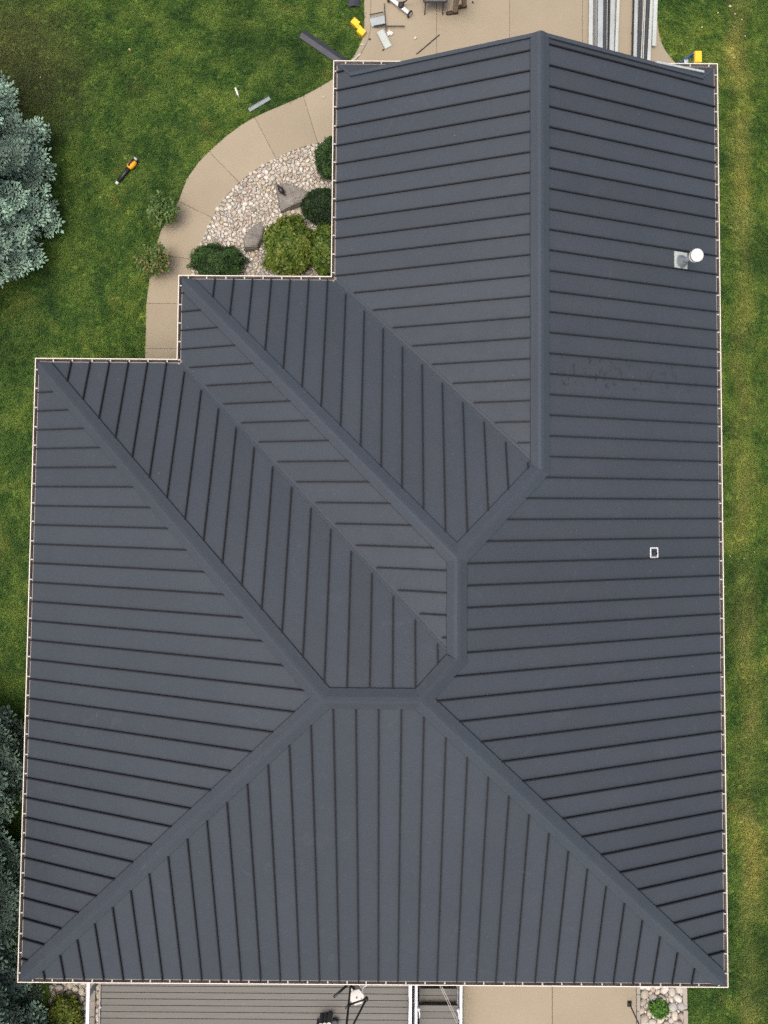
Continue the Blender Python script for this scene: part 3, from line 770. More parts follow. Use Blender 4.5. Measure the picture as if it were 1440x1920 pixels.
# ------------------------------------------------------------------ leaves and needles
def frames(dirs, rng):
    d = dirs / np.maximum(np.linalg.norm(dirs, axis=1, keepdims=True), 1e-9)
    r = rng.normal(size=d.shape); u = r - (r * d).sum(1, keepdims=True) * d; u /= np.maximum(np.linalg.norm(u, axis=1, keepdims=True), 1e-9)
    return d, u, np.cross(d, u)
def scatter_mesh(name, tv, tf, posn, dirs, length, width, cols, rng, up=None):
    """many copies of one small shape (tv, tf: x runs along dirs) as one mesh with a tone on each"""
    d, u, w = frames(dirs, rng)
    if up is not None:
        u = up - (up * d).sum(1, keepdims=True) * d; u /= np.maximum(np.linalg.norm(u, axis=1, keepdims=True), 1e-6); w = np.cross(d, u)
    tv = np.array(tv, float); k = len(tv)
    v = posn[:, None, :] + tv[None, :, 0:1] * (d * length[:, None])[:, None, :] + tv[None, :, 1:2] * (w * width[:, None])[:, None, :] + tv[None, :, 2:3] * (u * width[:, None])[:, None, :]
    n = len(posn); v = v.reshape(-1, 3)
    flat = np.array([i for f in tf for i in f]); lens = np.array([len(f) for f in tf])
    loops = (flat[None, :] + (np.arange(n) * k)[:, None]).ravel(); tot = np.tile(lens, n); start = np.concatenate([[0], np.cumsum(tot)[:-1]])
    me = bpy.data.meshes.new(name)
    me.vertices.add(len(v)); me.vertices.foreach_set('co', v.astype(np.float32).ravel())
    me.loops.add(len(loops)); me.loops.foreach_set('vertex_index', loops.astype(np.int32))
    me.polygons.add(len(tot)); me.polygons.foreach_set('loop_start', start.astype(np.int32)); me.polygons.foreach_set('loop_total', tot.astype(np.int32))
    me.update(calc_edges=True); attr(me, np.repeat(cols, k, axis=0)); return me
LEAF_V = [(0, 0, 0), (.45, .5, .12), (1, 0, -.05), (.45, -.5, .12), (.5, 0, 0)]
LEAF_F = [(0, 4, 1), (4, 2, 1), (0, 3, 4), (4, 3, 2)]
SHOOT_V, SHOOT_F = [], []                                # three crossed blades of needles
for k in range(3):
    a = k * math.pi / 3; c, s = math.cos(a), math.sin(a); b = len(SHOOT_V)
    SHOOT_V += [(0, 0, 0), (.52, .5 * c, .5 * s), (1.08, 0, 0), (.52, -.5 * c, -.5 * s)]
    SHOOT_F += [(b, b + 1, b + 2, b + 3)]

def spruce(name, base, rad, h, label, seed, tint=1.0):
    rng = np.random.default_rng(seed)
    root = empty(name, base); tag(root, label, 'tree', 'blue spruces along the left boundary')
    MB().tube([(0, 0, -.1), (0, 0, h * .5), (0, 0, h * .97)], [.11 * rad / 1.5, .07 * rad / 1.5, .012], 8).build('trunk', M['bark'], root)
    ps, ds, ls, cs = [], [], [], []; bmb = MB(); nbr = 0
    z = .22
    while z < h * .98:
        f = 1 - z / h; r = rad * (f ** .66)
        nb = max(5, int(5 + 8.5 * f * rad / 1.6)); ph = rng.uniform(0, 6.28)
        for b in range(nb):
            nbr += 1; az = (nbr * 2.39996 + rng.normal(0, .10)) % 6.28319; L = r * (rng.uniform(.9, 1.02) if f > .8 else rng.uniform(.72, 1.03)) + .05
            if math.cos(az) < -.25 and rng.random() < .6: continue        # thin on the far side
            zb = z + rng.normal(0, .07); rise = rng.uniform(-.10, .12) - .10 * f
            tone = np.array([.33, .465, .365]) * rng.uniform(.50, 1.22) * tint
            dr = np.array([math.cos(az), math.sin(az), 0.0])
            pt = lambda t: np.array([0, 0, zb]) + dr * L * t + np.array([0, 0, L * (rise * t + .22 * t * t * (1 if f > .3 else 2))])
            bmb.tube([pt(.0), pt(.5), pt(.97)], [.020 * L / rad + .006, .012 * L / rad + .004, .003], 4, cap=False)
            nt_ = max(3, int(L / .112)); side = np.array([-dr[1], dr[0], 0])
            for k in range(nt_):
                t = .34 + .66 * (k + rng.uniform(.1, .9)) / nt_; o = pt(t)
                for sg in (-1, 1):
                    tl = min(.46, (1 - t) * L * .62 + .09) * rng.uniform(.7, 1.1)
                    td = dr * .74 + side * sg * rng.uniform(.55, .95) + np.array([0, 0, rng.uniform(-.12, .22)]); td /= np.linalg.norm(td)
                    ns = max(1, int(tl / .064)); ts = np.cross(td, [0, 0, 1])
                    for q in range(ns):
                        oo = o + td * tl * (q / ns)
                        for s2 in (-1, 1):
                            if rng.random() < .28: continue
                            sd_ = td * .8 + ts * s2 * rng.uniform(.5, .95) + np.array([0, 0, rng.uniform(-.05, .4)])
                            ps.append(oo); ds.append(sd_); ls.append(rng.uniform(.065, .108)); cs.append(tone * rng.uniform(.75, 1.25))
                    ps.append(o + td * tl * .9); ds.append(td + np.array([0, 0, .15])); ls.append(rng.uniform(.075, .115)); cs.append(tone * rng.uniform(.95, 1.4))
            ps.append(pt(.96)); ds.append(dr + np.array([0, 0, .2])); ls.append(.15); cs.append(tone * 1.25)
        z += rng.uniform(.19, .27)
    bmb.build('branches', M['bark'], root)
    ps, ds, ls, cs = map(np.array, (ps, ds, ls, cs))
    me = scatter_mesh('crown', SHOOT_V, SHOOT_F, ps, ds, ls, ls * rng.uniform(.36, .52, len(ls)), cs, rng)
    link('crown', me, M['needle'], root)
    return root
LBL = ['large blue spruce at the left edge beside the upper lawn', 'blue spruce against the left eave, uppermost of the lower left group',
       'blue spruce against the left eave, second from top of the lower left group', 'blue spruce against the left eave, just above the bottom left roof corner', 'blue spruce below the bottom left roof corner beside yellow green shrub']
for i, ((b, r, h), lb) in enumerate(zip(SPRUCES, LBL)): spruce('spruce_tree', b, r, h, lb, 21 + i, 1.0 if i == 0 else .74)  # lower-left spruces: their shade is painted in as darker needles

def shrub(name, upx, rx, ry, h, label, n, leaf, cols, seed, group=None, lump=.22, yrot=0.0, asp=.6, zc=.42):
    rng = np.random.default_rng(seed); base = W(*upx)
    root = empty(name, base, yrot); tag(root, label, 'shrub', group)
    v = rng.normal(size=(n, 3)); v[:, 2] = np.abs(v[:, 2]) * 1.0 - .25 * rng.random(n); v /= np.linalg.norm(v, axis=1, keepdims=True)
    off = seed * 1.7
    bum = np.array([mnoise.noise(Vector((p[0] * 2.3 + off, p[1] * 2.3, p[2] * 2.3))) + .5 * mnoise.noise(Vector((p[0] * 6 + off, p[1] * 6, p[2] * 6))) for p in v])
    rr = (1 + lump * bum) * (1 - np.abs(rng.normal(0, .13, n)))
    pts = np.c_[v[:, 0] * rx * rr, v[:, 1] * ry * rr, np.maximum(.03, h * zc + v[:, 2] * h * (1 - zc) * rr)]
    d = v + rng.normal(0, .55, (n, 3)); d[:, 2] += .25
    cols = np.array(cols, float); ci = np.clip((bum * .8 + .5 + rng.normal(0, .22, n)) * len(cols), 0, len(cols) - 1).astype(int)
    cc = cols[ci] * rng.uniform(.7, 1.3, (n, 1)); ln = leaf * rng.uniform(.65, 1.35, n)
    up = v + rng.normal(0, .5, (n, 3)) + np.array([0, 0, .5])
    dd = np.cross(up, rng.normal(size=(n, 3))) + v * .35
    link('foliage', scatter_mesh('foliage', LEAF_V, LEAF_F, pts, dd, ln, ln * asp, cc, rng, up), M['leaf'], root)
    mb = MB()
    for k in range(12):
        a = rng.uniform(0, 6.28); t = rng.uniform(.45, .85); e = Vector((math.cos(a) * rx * t, math.sin(a) * ry * t, h * rng.uniform(.5, .9)))
        mb.tube([(0, 0, 0), e * .45 + Vector((0, 0, .05)), e], [.018, .011, .004], 5)
    mb.build('stems', M['bark'], root); return root
YEW = [(.014, .036, .008), (.026, .064, .013), (.042, .095, .02)]
SPI = [(.045, .095, .012), (.065, .12, .015), (.085, .145, .018), (.115, .165, .022), (.145, .18, .03)]
G1 = 'shrubs in the pebble bed'
shrub('shrub', (413, 497), .62, .38, .62, 'low dark green mound shrub above the wing roof corner', 12000, .062, YEW, 3, G1, .36, 0, .34)
shrub('shrub', (625, 308), .40, .48, .72, 'dark green ball shrub against the garage gutter, uppermost shrub', 9500, .062, YEW, 4, G1, .3, 0, .34)
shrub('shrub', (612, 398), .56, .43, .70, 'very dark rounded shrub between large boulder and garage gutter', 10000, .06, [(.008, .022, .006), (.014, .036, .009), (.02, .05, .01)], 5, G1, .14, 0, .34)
shrub('shrub', (546, 470), .58, .62, .70, 'yellow green leafy shrub right of the smaller boulder', 9000, .085, SPI, 6, G1, .42)
shrub('shrub', (616, 478), .36, .60, .66, 'narrow yellow green shrub tucked against the garage gutter', 4200, .085, SPI[:4], 7, G1, .4)
shrub('shrub', (128, 1900), .40, .52, .55, 'bright yellow green shrub on stones left of the deck', 5200, .06, [(.075, .115, .015), (.12, .16, .02), (.17, .21, .03)], 8, None, .2)
shrub('shrub', (1232, 1884), .20, .20, .26, 'small bright green plant alone in the right hand stone strip', 1500, .055, [(.045, .13, .015), (.07, .18, .02), (.10, .22, .03)], 9, None, .3)

def potted(upx, label, seed, h, lean, tints, dead=False):
    base = W(*upx, PZ); rng = np.random.default_rng(seed)
    root = empty('potted_plant', base); tag(root, label, 'potted plant', 'potted plants along the walkway edge')
    MB().lathe([(0, 0), (.135, 0), (.185, .30), (.20, .30), (.20, .345), (.175, .345), (.170, .27), (0, .26)], 24).build('pot', M['terracotta'], root, smooth=False)
    MB().lathe([(.0, .275), (.168, .272), (.0, .290)], 18).build('potting_soil', M['soil'], root)
    ps, ds, ls, cs, us = [], [], [], [], []; mb = MB()
    for k in range(75):
        a = rng.uniform(0, 6.28); sp = rng.uniform(.08, .42); hh = h * rng.uniform(.45, 1.0)
        e = np.array([math.cos(a) * sp + lean[0] * hh, math.sin(a) * sp + lean[1] * hh, .3 + hh * (1 - .5 * sp)])
        s0 = np.array([math.cos(a) * .06, math.sin(a) * .06, .28]); m1 = s0 * .5 + e * .5 + np.array([0, 0, .15 * hh])
        mb.tube([s0, m1, e], [.007, .005, .002], 4)
        for q in range(38):
            t = rng.uniform(.25, 1.0); p = (1 - t) ** 2 * s0 + 2 * t * (1 - t) * m1 + t * t * e
            ps.append(p + rng.normal(0, .03, 3)); ds.append(rng.normal(size=3) + np.array([0, 0, .2])); ls.append(rng.uniform(.05, .10))
            c = np.array(tints[rng.integers(len(tints))]); cs.append(c * rng.uniform(.7, 1.25)); us.append(np.array([0, 0, 1]) + rng.normal(0, .5, 3))
    mb.build('stems', M['bark'], root)
    ps, ds, ls, cs, us = map(np.array, (ps, ds, ls, cs, us))
    link('foliage', scatter_mesh('foliage', LEAF_V, LEAF_F, ps, ds, ls, ls * .55, cs, rng, us), M['leaf'], root)
PT = [(.085, .165, .04), (.065, .135, .032), (.12, .20, .055), (.16, .21, .065)]
potted((319, 409), 'terracotta potted bush at the walkway edge, the upper of two', 31, .50, (.02, .06), PT)
potted((295, 506), 'terracotta potted bush with yellowing leaves, the lower of two', 32, .52, (.26, .12), PT + [(.20, .18, .05), (.16, .15, .05)])

# ------------------------------------------------------------------ things on the lawn
# leaf blower
p0, p1 = W(224, 344, .09), W(259, 302, .11)
ang = math.atan2(p1.y - p0.y, p1.x - p0.x)
bl = empty('leaf_blower', W(241, 322), ang); tag(bl, 'cordless leaf blower with orange body and black tube on the lawn', 'leaf blower')
MB().tube([(-.36, 0, .07), (-.10, 0, .085), (.08, 0, .10)], [.043, .046, .052], 16).build('blower_tube', M['black'], bl, smooth=True)
MB().tube([(-.43, 0, .066), (-.36, 0, .07)], [.036, .046], 16).build('nozzle', M['lightgrey'], bl, smooth=True)
MB().lathe([(.052, 0), (.075, .03), (.085, .10), (.085, .17), (.07, .22), (.03, .24)], 18, (.06, 0, .105), Matrix.Rotation(R(90), 3, 'Y')).build('motor_housing', M['orange'], bl, smooth=True)
MB().tube([(.10, 0, .18), (.14, 0, .235), (.22, 0, .245), (.28, 0, .20), (.29, 0, .14)], .02, 10).build('handle', M['black'], bl, smooth=True)
MB().box((.31, 0, .10), (.075, .12, .11)).build('battery', M['black'], bl, bevel=.01, seg=2)
MB().box((.335, .0, .105), (.05, .085, .13)).build('battery_clip', M['hanger'], bl, bevel=.008)
MB().box((.16, .079, .11), (.12, .02, .05)).build('side_vent', M['black'], bl)

def channel(name, p, q, w, mat, lip=.03, th=.004, z=0.0, parent=None, inner=None):
    """folded sheet: flat web with a lip turned up on each side"""
    p, q = Vector(p), Vector(q); t_ = (q - p).normalized(); s_ = t_.cross(Vector((0, 0, 1))).normalized(); u = Vector((0, 0, 1))
    sec = [(-w / 2, lip), (-w / 2, 0), (w / 2, 0), (w / 2, lip), (w / 2 - th, lip), (w / 2 - th, th), (-w / 2 + th, th), (-w / 2 + th, lip)]
    vs = [e + s_ * a + u * b for e in (p, q) for a, b in sec]; k = 8
    fs = [(i, (i + 1) % k, k + (i + 1) % k, k + i) for i in range(k)] + [(0, 1, 6, 7), (1, 2, 5, 6), (2, 3, 4, 5), (15, 14, 9, 8), (14, 13, 10, 9), (13, 12, 11, 10)]
    me = MB().add(vs, fs).mesh(name)
    bm = bmesh.new(); bm.from_mesh(me); bmesh.ops.recalc_face_normals(bm, faces=bm.faces); bm.to_mesh(me); bm.free()
    return link(name, me, mat, parent)
o = channel('metal_offcut', W(467, 207, .05), W(506, 184, .05), .10, M['dull'], .022); tag(o, 'narrow folded grey metal offcut on grass beside the walkway', 'metal offcut')
# caulk tube
ca = W(444, 172, .035); ct = empty('sealant_tube', ca, math.atan2(-24, 9) ); tag(ct, 'small white sealant tube lying on the upper lawn', 'sealant tube')
ry_ = Matrix.Rotation(R(90), 3, 'Y')
MB().lathe([(.024, 0), (.024, .19)], 14, (-.10, 0, 0), ry_).build('cartridge', M['white'], ct, smooth=False)
MB().lathe([(.024, 0), (.012, .012), (.008, .02), (.003, .09)], 12, (.09, 0, 0), ry_).build('nozzle', M['hanger'], ct)
# dark folded ridge trim leaning towards the gutter
def angle_trim(name, a, b, w, rise, mat, label, cat, group=None):
    a, b = Vector(a), Vector(b); t_ = (b - a).normalized(); s_ = t_.cross(Vector((0, 0, 1))).normalized(); u = s_.cross(t_)
    sec = [s_ * (-w / 2 - .012) + u * -.012, s_ * (-w / 2), u * rise, s_ * (w / 2), s_ * (w / 2 + .012) + u * -.012]
    sec2 = [p - u * .004 for p in sec]
    vs = [e + s for e in (a, b) for s in sec + sec2]; k = 5
    fs = [(i, i + 1, 11 + i, 10 + i) for i in range(4)] + [(5 + i, 15 + i, 16 + i, 6 + i) for i in range(4)] + [(0, 10, 15, 5), (4, 9, 19, 14)] + [(i, 5 + i, 6 + i, 1 + i) for i in range(4)] + [(10 + i, 11 + i, 16 + i, 15 + i) for i in range(4)]
    me = MB().add(vs, fs).mesh(name)
    bm = bmesh.new(); bm.from_mesh(me); bmesh.ops.recalc_face_normals(bm, faces=bm.faces); bm.to_mesh(me); bm.free()
    return tag(link(name, me, mat), label, cat, group)
angle_trim('ridge_trim', W(566, 63, .06), W(668, 133, .06), .22, .05, M['loose_charcoal'], 'long folded charcoal ridge trim lying on grass beside garage corner', 'roof trim')
angle_trim('ridge_trim', W(664, 13, .07), W(662, -70, .07), .27, .06, M['loose_charcoal'], 'short charcoal ridge trim piece on grass at the top edge', 'roof trim')

# yellow two-sided plastic bracket
yb = empty('plastic_bracket', W(672, 56), math.atan2(-(72 - 40), 38)); tag(yb, 'bright yellow plastic bracket at the grass edge beside the driveway', 'bracket')
for sx, dy in ((-1, .045), (1, -.03)):
    mb = MB(); mb.box((sx * .13, dy, .135), (.19, .15, .02)); mb.box((sx * .13, dy + .07, .075), (.19, .014, .11)); mb.box((sx * .13, dy - .07, .075), (.19, .014, .11)); mb.box((sx * .22, dy, .10), (.014, .126, .06))
    mb.build('saddle', M['yellow'], yb, bevel=.006)
MB().box((0, .008, .115), (.13, .10, .05)).build('bridge', M['yellow'], yb, bevel=.008)
MB().box((0, .008, .145), (.05, .05, .012)).build('knob', M['orange'], yb, bevel=.004)

# ------------------------------------------------------------------ offcuts and tools on the driveway
Zd = PZ + .004
o = channel('metal_offcut', W(695, 43, Zd + .02), W(723, 36.5, Zd + .02), .235, M['bare'], .03); tag(o, 'wide pale grey sheet offcut with dark rims on the driveway', 'metal offcut')
o = channel('metal_offcut', W(712, 58, Zd + .02), W(728, 89, Zd + .02), .19, M['bare2'], .045); tag(o, 'tapered pale grey channel offcut below the wide one on driveway', 'metal offcut')
for (a, b, w, lb) in (((720.3, 6), (724, 57), .02, 'long thin dark metal strip standing upright in the picture on driveway'),
                      ((701, 49), (759, 49), .022, 'long thin dark metal strip lying crosswise below the wide offcut'),
                      ((693, 27.5), (719, 22.5), .018, 'short thin dark strip along the upper side of wide offcut'),
                      ((702, 48.5), (723, 44.5), .016, 'short thin dark strip along the lower side of wide offcut'),
                      ((781, 101.5), (824, 65), .022, 'thin dark metal strip lying slanted alone near the gable edge')):
    zz = Zd + .06 + w
    o = MB().bar(W(*a, zz if 'alone' not in lb else Zd + .012), W(*b, zz if 'alone' not in lb else Zd + .012), w, .016).build('metal_strip', M['black'])
    tag(o, lb, 'metal strip', 'thin dark strips on the driveway')
for i, (u, v, lb) in enumerate(((731, 62, 'crumpled white paper beside the upright dark strip'), (779, 71, 'tiny white paper scrap right of the pale channel offcut'))):
    bm = bmesh.new(); bmesh.ops.create_icosphere(bm, subdivisions=2, radius=.06 if i == 0 else .025)
    for vv in bm.verts: vv.co *= 1 + .55 * mnoise.cell(vv.co * 40); vv.co.z *= .6
    me = bpy.data.meshes.new('paper_scrap'); bm.to_mesh(me); bm.free()
    o = link('paper_scrap', me, M['paper']); o.location = W(u, v, Zd + .03); tag(o, lb, 'paper scrap')
for u, v, a, s, lb in ((679, 83.5, -.1, 1.0, 'pale metal snip at the grass edge beside the yellow bracket'), (607, 182, .75, .8, 'small dark and white metal snip lying on the walkway')):
    c = W(u, v, PZ + .01); o = MB().prism([(-.07 * s, -.02 * s), (.07 * s, -.012 * s), (.0, .03 * s)], 0, .008).build('metal_snip', M['hanger']); o.location = c; o.rotation_euler = (0, .05, a); tag(o, lb, 'metal snip')
o = MB().bar(W(658, 116, PZ + .02), W(676, 101, PZ + .02), .03, .012).build('trim_sliver', M['hanger']); tag(o, 'thin white trim sliver beside the garage gutter corner on concrete', 'trim sliver')
for u, v, lb in ((693.5, 74, 'small dark clip on the driveway below the yellow bracket'), (718.5, 94, 'small dark clip at the lower end of pale channel'), (886.5, 5, 'small dark clip on the driveway right of the boots')):
    o = MB().box((0, 0, .012), (.032, .05, .02)).box((0, .012, .028), (.02, .018, .02)).build('metal_clip', M['boot'], bevel=.003); o.location = W(u, v, PZ + .003); o.rotation_euler = (0, 0, u); tag(o, lb, 'clip', 'small clips dropped on the driveway')

# magnetic sweeper
sw0, sw1 = W(729, 0, .13), W(770, 32, .13); an = math.atan2(sw1.y - sw0.y, sw1.x - sw0.x); ln = (sw1 - sw0).length
sw = empty('magnetic_sweeper', W(749.5, 16, PZ), an); tag(sw, 'white and grey rolling magnetic sweeper with two wheels on driveway', 'magnetic sweeper')
MB().box((0, 0, .10), (ln - .10, .085, .075)).build('magnet_bar', M['alu'], sw, bevel=.012, seg=2)
MB().box((-.13, 0, .142), (ln * .45, .06, .01)).build('bar_cover', M['white'], sw, bevel=.003)
for s in (-1, 1):
    wh = MB().lathe([(.05, -.022), (.085, -.022), (.095, 0), (.085, .022), (.05, .022)], 22, (s * (ln / 2 - .03), 0, .096), ry_).build('wheel', M['rubber'], sw)
    MB().lathe([(0, -.027), (.056, -.027), (.056, .027), (0, .027)], 18, (s * (ln / 2 - .03), 0, .096), ry_).build('wheel_rim', M['white'], wh)
MB().lathe([(.075, 0), (.075, .05), (.045, .075), (.0, .08)], 18, (0.03, .01, .135)).build('hub', M['black'], sw, smooth=False)
MB().box((.03, .06, .16), (.03, .15, .03)).build('bracket', M['black'], sw)
MB().tube([(.05, .08, .17), (.30, .35, .62), (.38, .42, .98)], .014, 10).build('handle', M['black'], sw, smooth=True)

# low work table
tb = empty('work_table', W(816, -6, PZ)); tag(tb, 'low black work table with thin legs at the top of driveway', 'table')
za = .44
q0, q1 = W(793.5, 5, za), W(839, 5, za)
wdt = q1.x - q0.x; cx0 = W(816, -6, PZ); mid0 = (q0 + q1) / 2
ctr = Vector((mid0.x - cx0.x, mid0.y - cx0.y + .31, za - PZ))
MB().box(ctr, (wdt, .62, .035)).build('table_top', M['black'], tb, bevel=.008, seg=2)
MB().box(ctr + Vector((0, 0, .0195)), (wdt * .9, .54, .006)).build('table_mat', M['midgrey'], tb)
for u in (796, 830):
    f = W(u, 28, PZ) - cx0
    for dy in (0, .5):
        MB().tube([(f.x, f.y + dy, 0), (f.x + (ctr.x - f.x) * .06, ctr.y - .27 + dy * 1.06, za - PZ - .01)], .013, 8).build('leg', M['boot'], tb)

# person in khaki trousers: only the lower legs and boots reach into the picture
def person():
    fa, fb = W(853, 25, PZ), W(869, 14, PZ)
    c = (fa + fb) / 2; root = empty('person', (c.x, c.y, PZ)); tag(root, 'person in khaki trousers and dark brown boots beside the low work table', 'person')
    L = lambda v: Vector((v.x - c.x, v.y - c.y, 0)); a, b = L(fa), L(fb)
    fw = Vector((-.95, -.10, 0)).normalized(); sd_ = Vector((-fw.y, fw.x, 0))
    J = {}
    hip = (a + b) / 2 + fw * .02
    pts = [(hip + Vector((0, 0, .93)), .150), (hip + Vector((0, 0, 1.10)), .140), (hip + fw * .03 + Vector((0, 0, 1.30)), .160), (hip + fw * .06 + Vector((0, 0, 1.45)), .11), (hip + fw * .10 + Vector((0, 0, 1.54)), .058), (hip + fw * .13 + Vector((0, 0, 1.63)), .092), (hip + fw * .14 + Vector((0, 0, 1.74)), .085)]
    ed = [(0, 1), (1, 2), (2, 3), (3, 4), (4, 5), (5, 6)]
    for f_, s in ((a, 1), (b, -1)):
        h0 = hip + (f_ - hip) * .45 + Vector((0, 0, .88)); i = len(pts)
        pts += [(Vector((h0.x, h0.y, .86)), .105), (f_.lerp(h0, .45) * 1.0 + fw * .035, .072), (f_ + Vector((0, 0, .27)), .070), (f_ + Vector((0, 0, .075)), .064)]
        pts[i + 1] = (Vector((pts[i + 1][0].x, pts[i + 1][0].y, .48)), .076)
        ed += [(0, i), (i, i + 1), (i + 1, i + 2), (i + 2, i + 3)]
    for s in (1, -1):
        sh = hip + fw * .06 + sd_ * .19 * s + Vector((0, 0, 1.42)); i = len(pts)
        pts += [(sh, .062), (sh + sd_ * .06 * s + fw * .10 + Vector((0, 0, -.27)), .047), (sh + sd_ * .02 * s + fw * .34 + Vector((0, 0, -.36)), .036), (sh + fw * .42 + Vector((0, 0, -.38)), .040)]
        ed += [(3, i), (i, i + 1), (i + 1, i + 2), (i + 2, i + 3)]
        k = i + 3; base_ = pts[k][0]
        for fgr in range(5):
            off = sd_ * ((fgr - 2) * .019) * 1.0; fl = (.055, .08, .088, .08, .06)[fgr]
            st = base_ + off * .9 + fw * (.02 if fgr else -.01); d_ = fw + sd_ * (.0 if fgr else -.7 * s)
            pts += [(st, .011), (st + d_ * fl * .5, .0095), (st + d_ * fl + Vector((0, 0, -.03)), .0085)]
            m0 = len(pts) - 3; ed += [(k, m0), (m0, m0 + 1), (m0 + 1, m0 + 2)]
    me = bpy.data.meshes.new('body'); me.from_pydata([tuple(p) for p, r in pts], ed, [])
    o = bpy.data.objects.new('body', me); COL.objects.link(o); o.parent = root
    o.modifiers.new('skin', 'SKIN'); o.modifiers.new('sub', 'SUBSURF').levels = 2; o.modifiers['sub'].render_levels = 2
    for i, (p, r) in enumerate(pts): me.skin_vertices[0].data[i].radius = (r, r); me.skin_vertices[0].data[i].use_root = (i == 0)
    m, t, bs = nodes('person_cloth', .9, 0, .2); tc = t.nodes.new('ShaderNodeTexCoord'); sp = t.nodes.new('ShaderNodeSeparateXYZ'); t.links.new(tc.outputs['Object'], sp.inputs[0])
    cl = mixc(t, math_(t, 'GREATER_THAN', sp.outputs[2], 1.02), (.30, .235, .165), (.16, .17, .19)); cl = mixc(t, math_(t, 'GREATER_THAN', sp.outputs[2], 1.50), cl, (.50, .31, .22))
    cl = mixc(t, 1.0, cl, ramp(t, noise(t, tc.outputs['Object'], 16, 5), [(.3, .8), (.7, 1.15)]), 'MULTIPLY'); t.links.new(cl, bs.inputs['Base Color'])
    bump(t, bs, noise(t, tc.outputs['Object'], 13, 3, .6, 1.0), .7, .03)
    me.materials.append(m)
    for f_ in (a, b):
        mb = MB()
        sec = [(-.075, .036, .075), (-.055, .046, .105), (.0, .047, .110), (.07, .044, .085), (.13, .050, .062), (.19, .046, .055), (.225, .026, .042)]
        vs, fs = [], []
        for t_, w, h in sec:
            for k in range(10):
                an_ = k * 2 * math.pi / 10; y = math.cos(an_) * w; z = h / 2 + math.sin(an_) * h / 2
                vs.append(f_ + fw * t_ + sd_ * y + Vector((0, 0, z + .004)))
        for i in range(len(sec) - 1):
            for k in range(10): fs.append((i * 10 + k, i * 10 + (k + 1) % 10, (i + 1) * 10 + (k + 1) % 10, (i + 1) * 10 + k))
        fs += [tuple(range(9, -1, -1)), tuple(range(60, 70))]
        mb.add(vs, fs); mb.build('boot', M['boot'], root, smooth=True)
    hd = hip + fw * .135 + Vector((0, 0, 1.68))
    MB().lathe([(.098, 0), (.100, .05), (.080, .095), (.04, .118), (0, .122)], 16, hd - fw * .012).build('hair', M['hair'], root, smooth=True)
    face = MB()
    for s in (-1, 1): face.lathe([(.011, 0), (.007, .006), (0, .008)], 8, hd + fw * .082 + sd_ * .032 * s + Vector((0, 0, -.02)), Vector((0, 0, 1)).rotation_difference(fw).to_matrix())
    face.build('eyes', M['black'], root)
    MB().lathe([(.016, -.03), (.019, -.02), (.006, .02), (0, .025)], 8, hd + fw * .09 + Vector((0, 0, -.045))).build('nose', M['skin'], root, smooth=True)
    MB().box(hd + fw * .078 + Vector((0, 0, -.085)), (.012, .045, .008)).build('mouth', M['boot'], root)
    for s in (-1, 1): MB().lathe([(.012, -.03), (.018, 0), (.012, .03)], 8, hd + sd_ * .088 * s + Vector((0, 0, -.03))).build('ear', M['skin'], root, smooth=True)
person()

# long roofing sheets stacked on the right of the driveway
SHEETS = [  # left/right pixel at the top edge, at the bottom end, height, material, lip, look
 (1104.2, 1112.0, 1103.0, 1111.0, .050, 'bare2', .022, 'pale grey roofing sheet, leftmost of the left stack on the driveway'),
 (1113.0, 1115.5, 1111.8, 1114.4, .046, 'midgrey', .03, 'narrow dull grey sheet right of the leftmost pale sheet'),
 (1116.0, 1120.3, 1114.8, 1119.4, .044, 'midgrey', .03, 'dull grey ribbed sheet left of the second pale sheet'),
 (1121.2, 1131.0, 1120.2, 1130.0, .070, 'bare', .018, 'widest pale sheet of the left stack, second pale one'),
 (1131.5, 1137.6, 1130.6, 1137.0, .060, 'loose_charcoal', .02, 'charcoal sheet right of the widest pale sheet'),
 (1138.0, 1139.0, 1137.2, 1138.2, .085, 'bare2', .01, 'thread thin pale strip between charcoal and black sheets'),
 (1139.2, 1143.8, 1138.4, 1142.0, .050, 'black', .02, 'black sheet in the middle of the left stack'),
 (1144.2, 1153.6, 1142.4, 1151.3, .075, 'bare', .014, 'pale sheet right of the black sheet in left stack'),
 (1155.6, 1162.8, 1152.6, 1159.0, .065, 'bare2', .014, 'pale sheet, rightmost of the left stack'),
 (1186.2, 1190.0, 1184.0, 1187.6, .050, 'black', .02, 'black sheet, leftmost of the right stack'),
 (1190.4, 1195.2, 1188.0, 1193.8, .075, 'bare', .014, 'pale sheet next to the black one in right stack'),
 (1195.8, 1206.2, 1194.4, 1202.0, .060, 'loose_charcoal', .02, 'wide charcoal sheet of the right stack'),
 (1206.8, 1208.2, 1202.2, 1203.8, .090, 'bare2', .01, 'thin pale strip right of the wide charcoal sheet'),
 (1209.2, 1210.6, 1205.6, 1207.2, .090, 'bare2', .01, 'thin pale strip left of the narrower charcoal sheet'),
 (1211.0, 1218.6, 1207.6, 1213.8, .060, 'loose_charcoal', .02, 'narrower charcoal sheet of the right stack'),
 (1219.2, 1225.2, 1214.4, 1220.6, .072, 'bare2', .014, 'long pale sheet near the grass in right stack'),
 (1226.0, 1232.6, 1222.2, 1230.0, .120, 'bare2', .014, 'short pale sheet ending before the roof, rightmost of all sheets')]
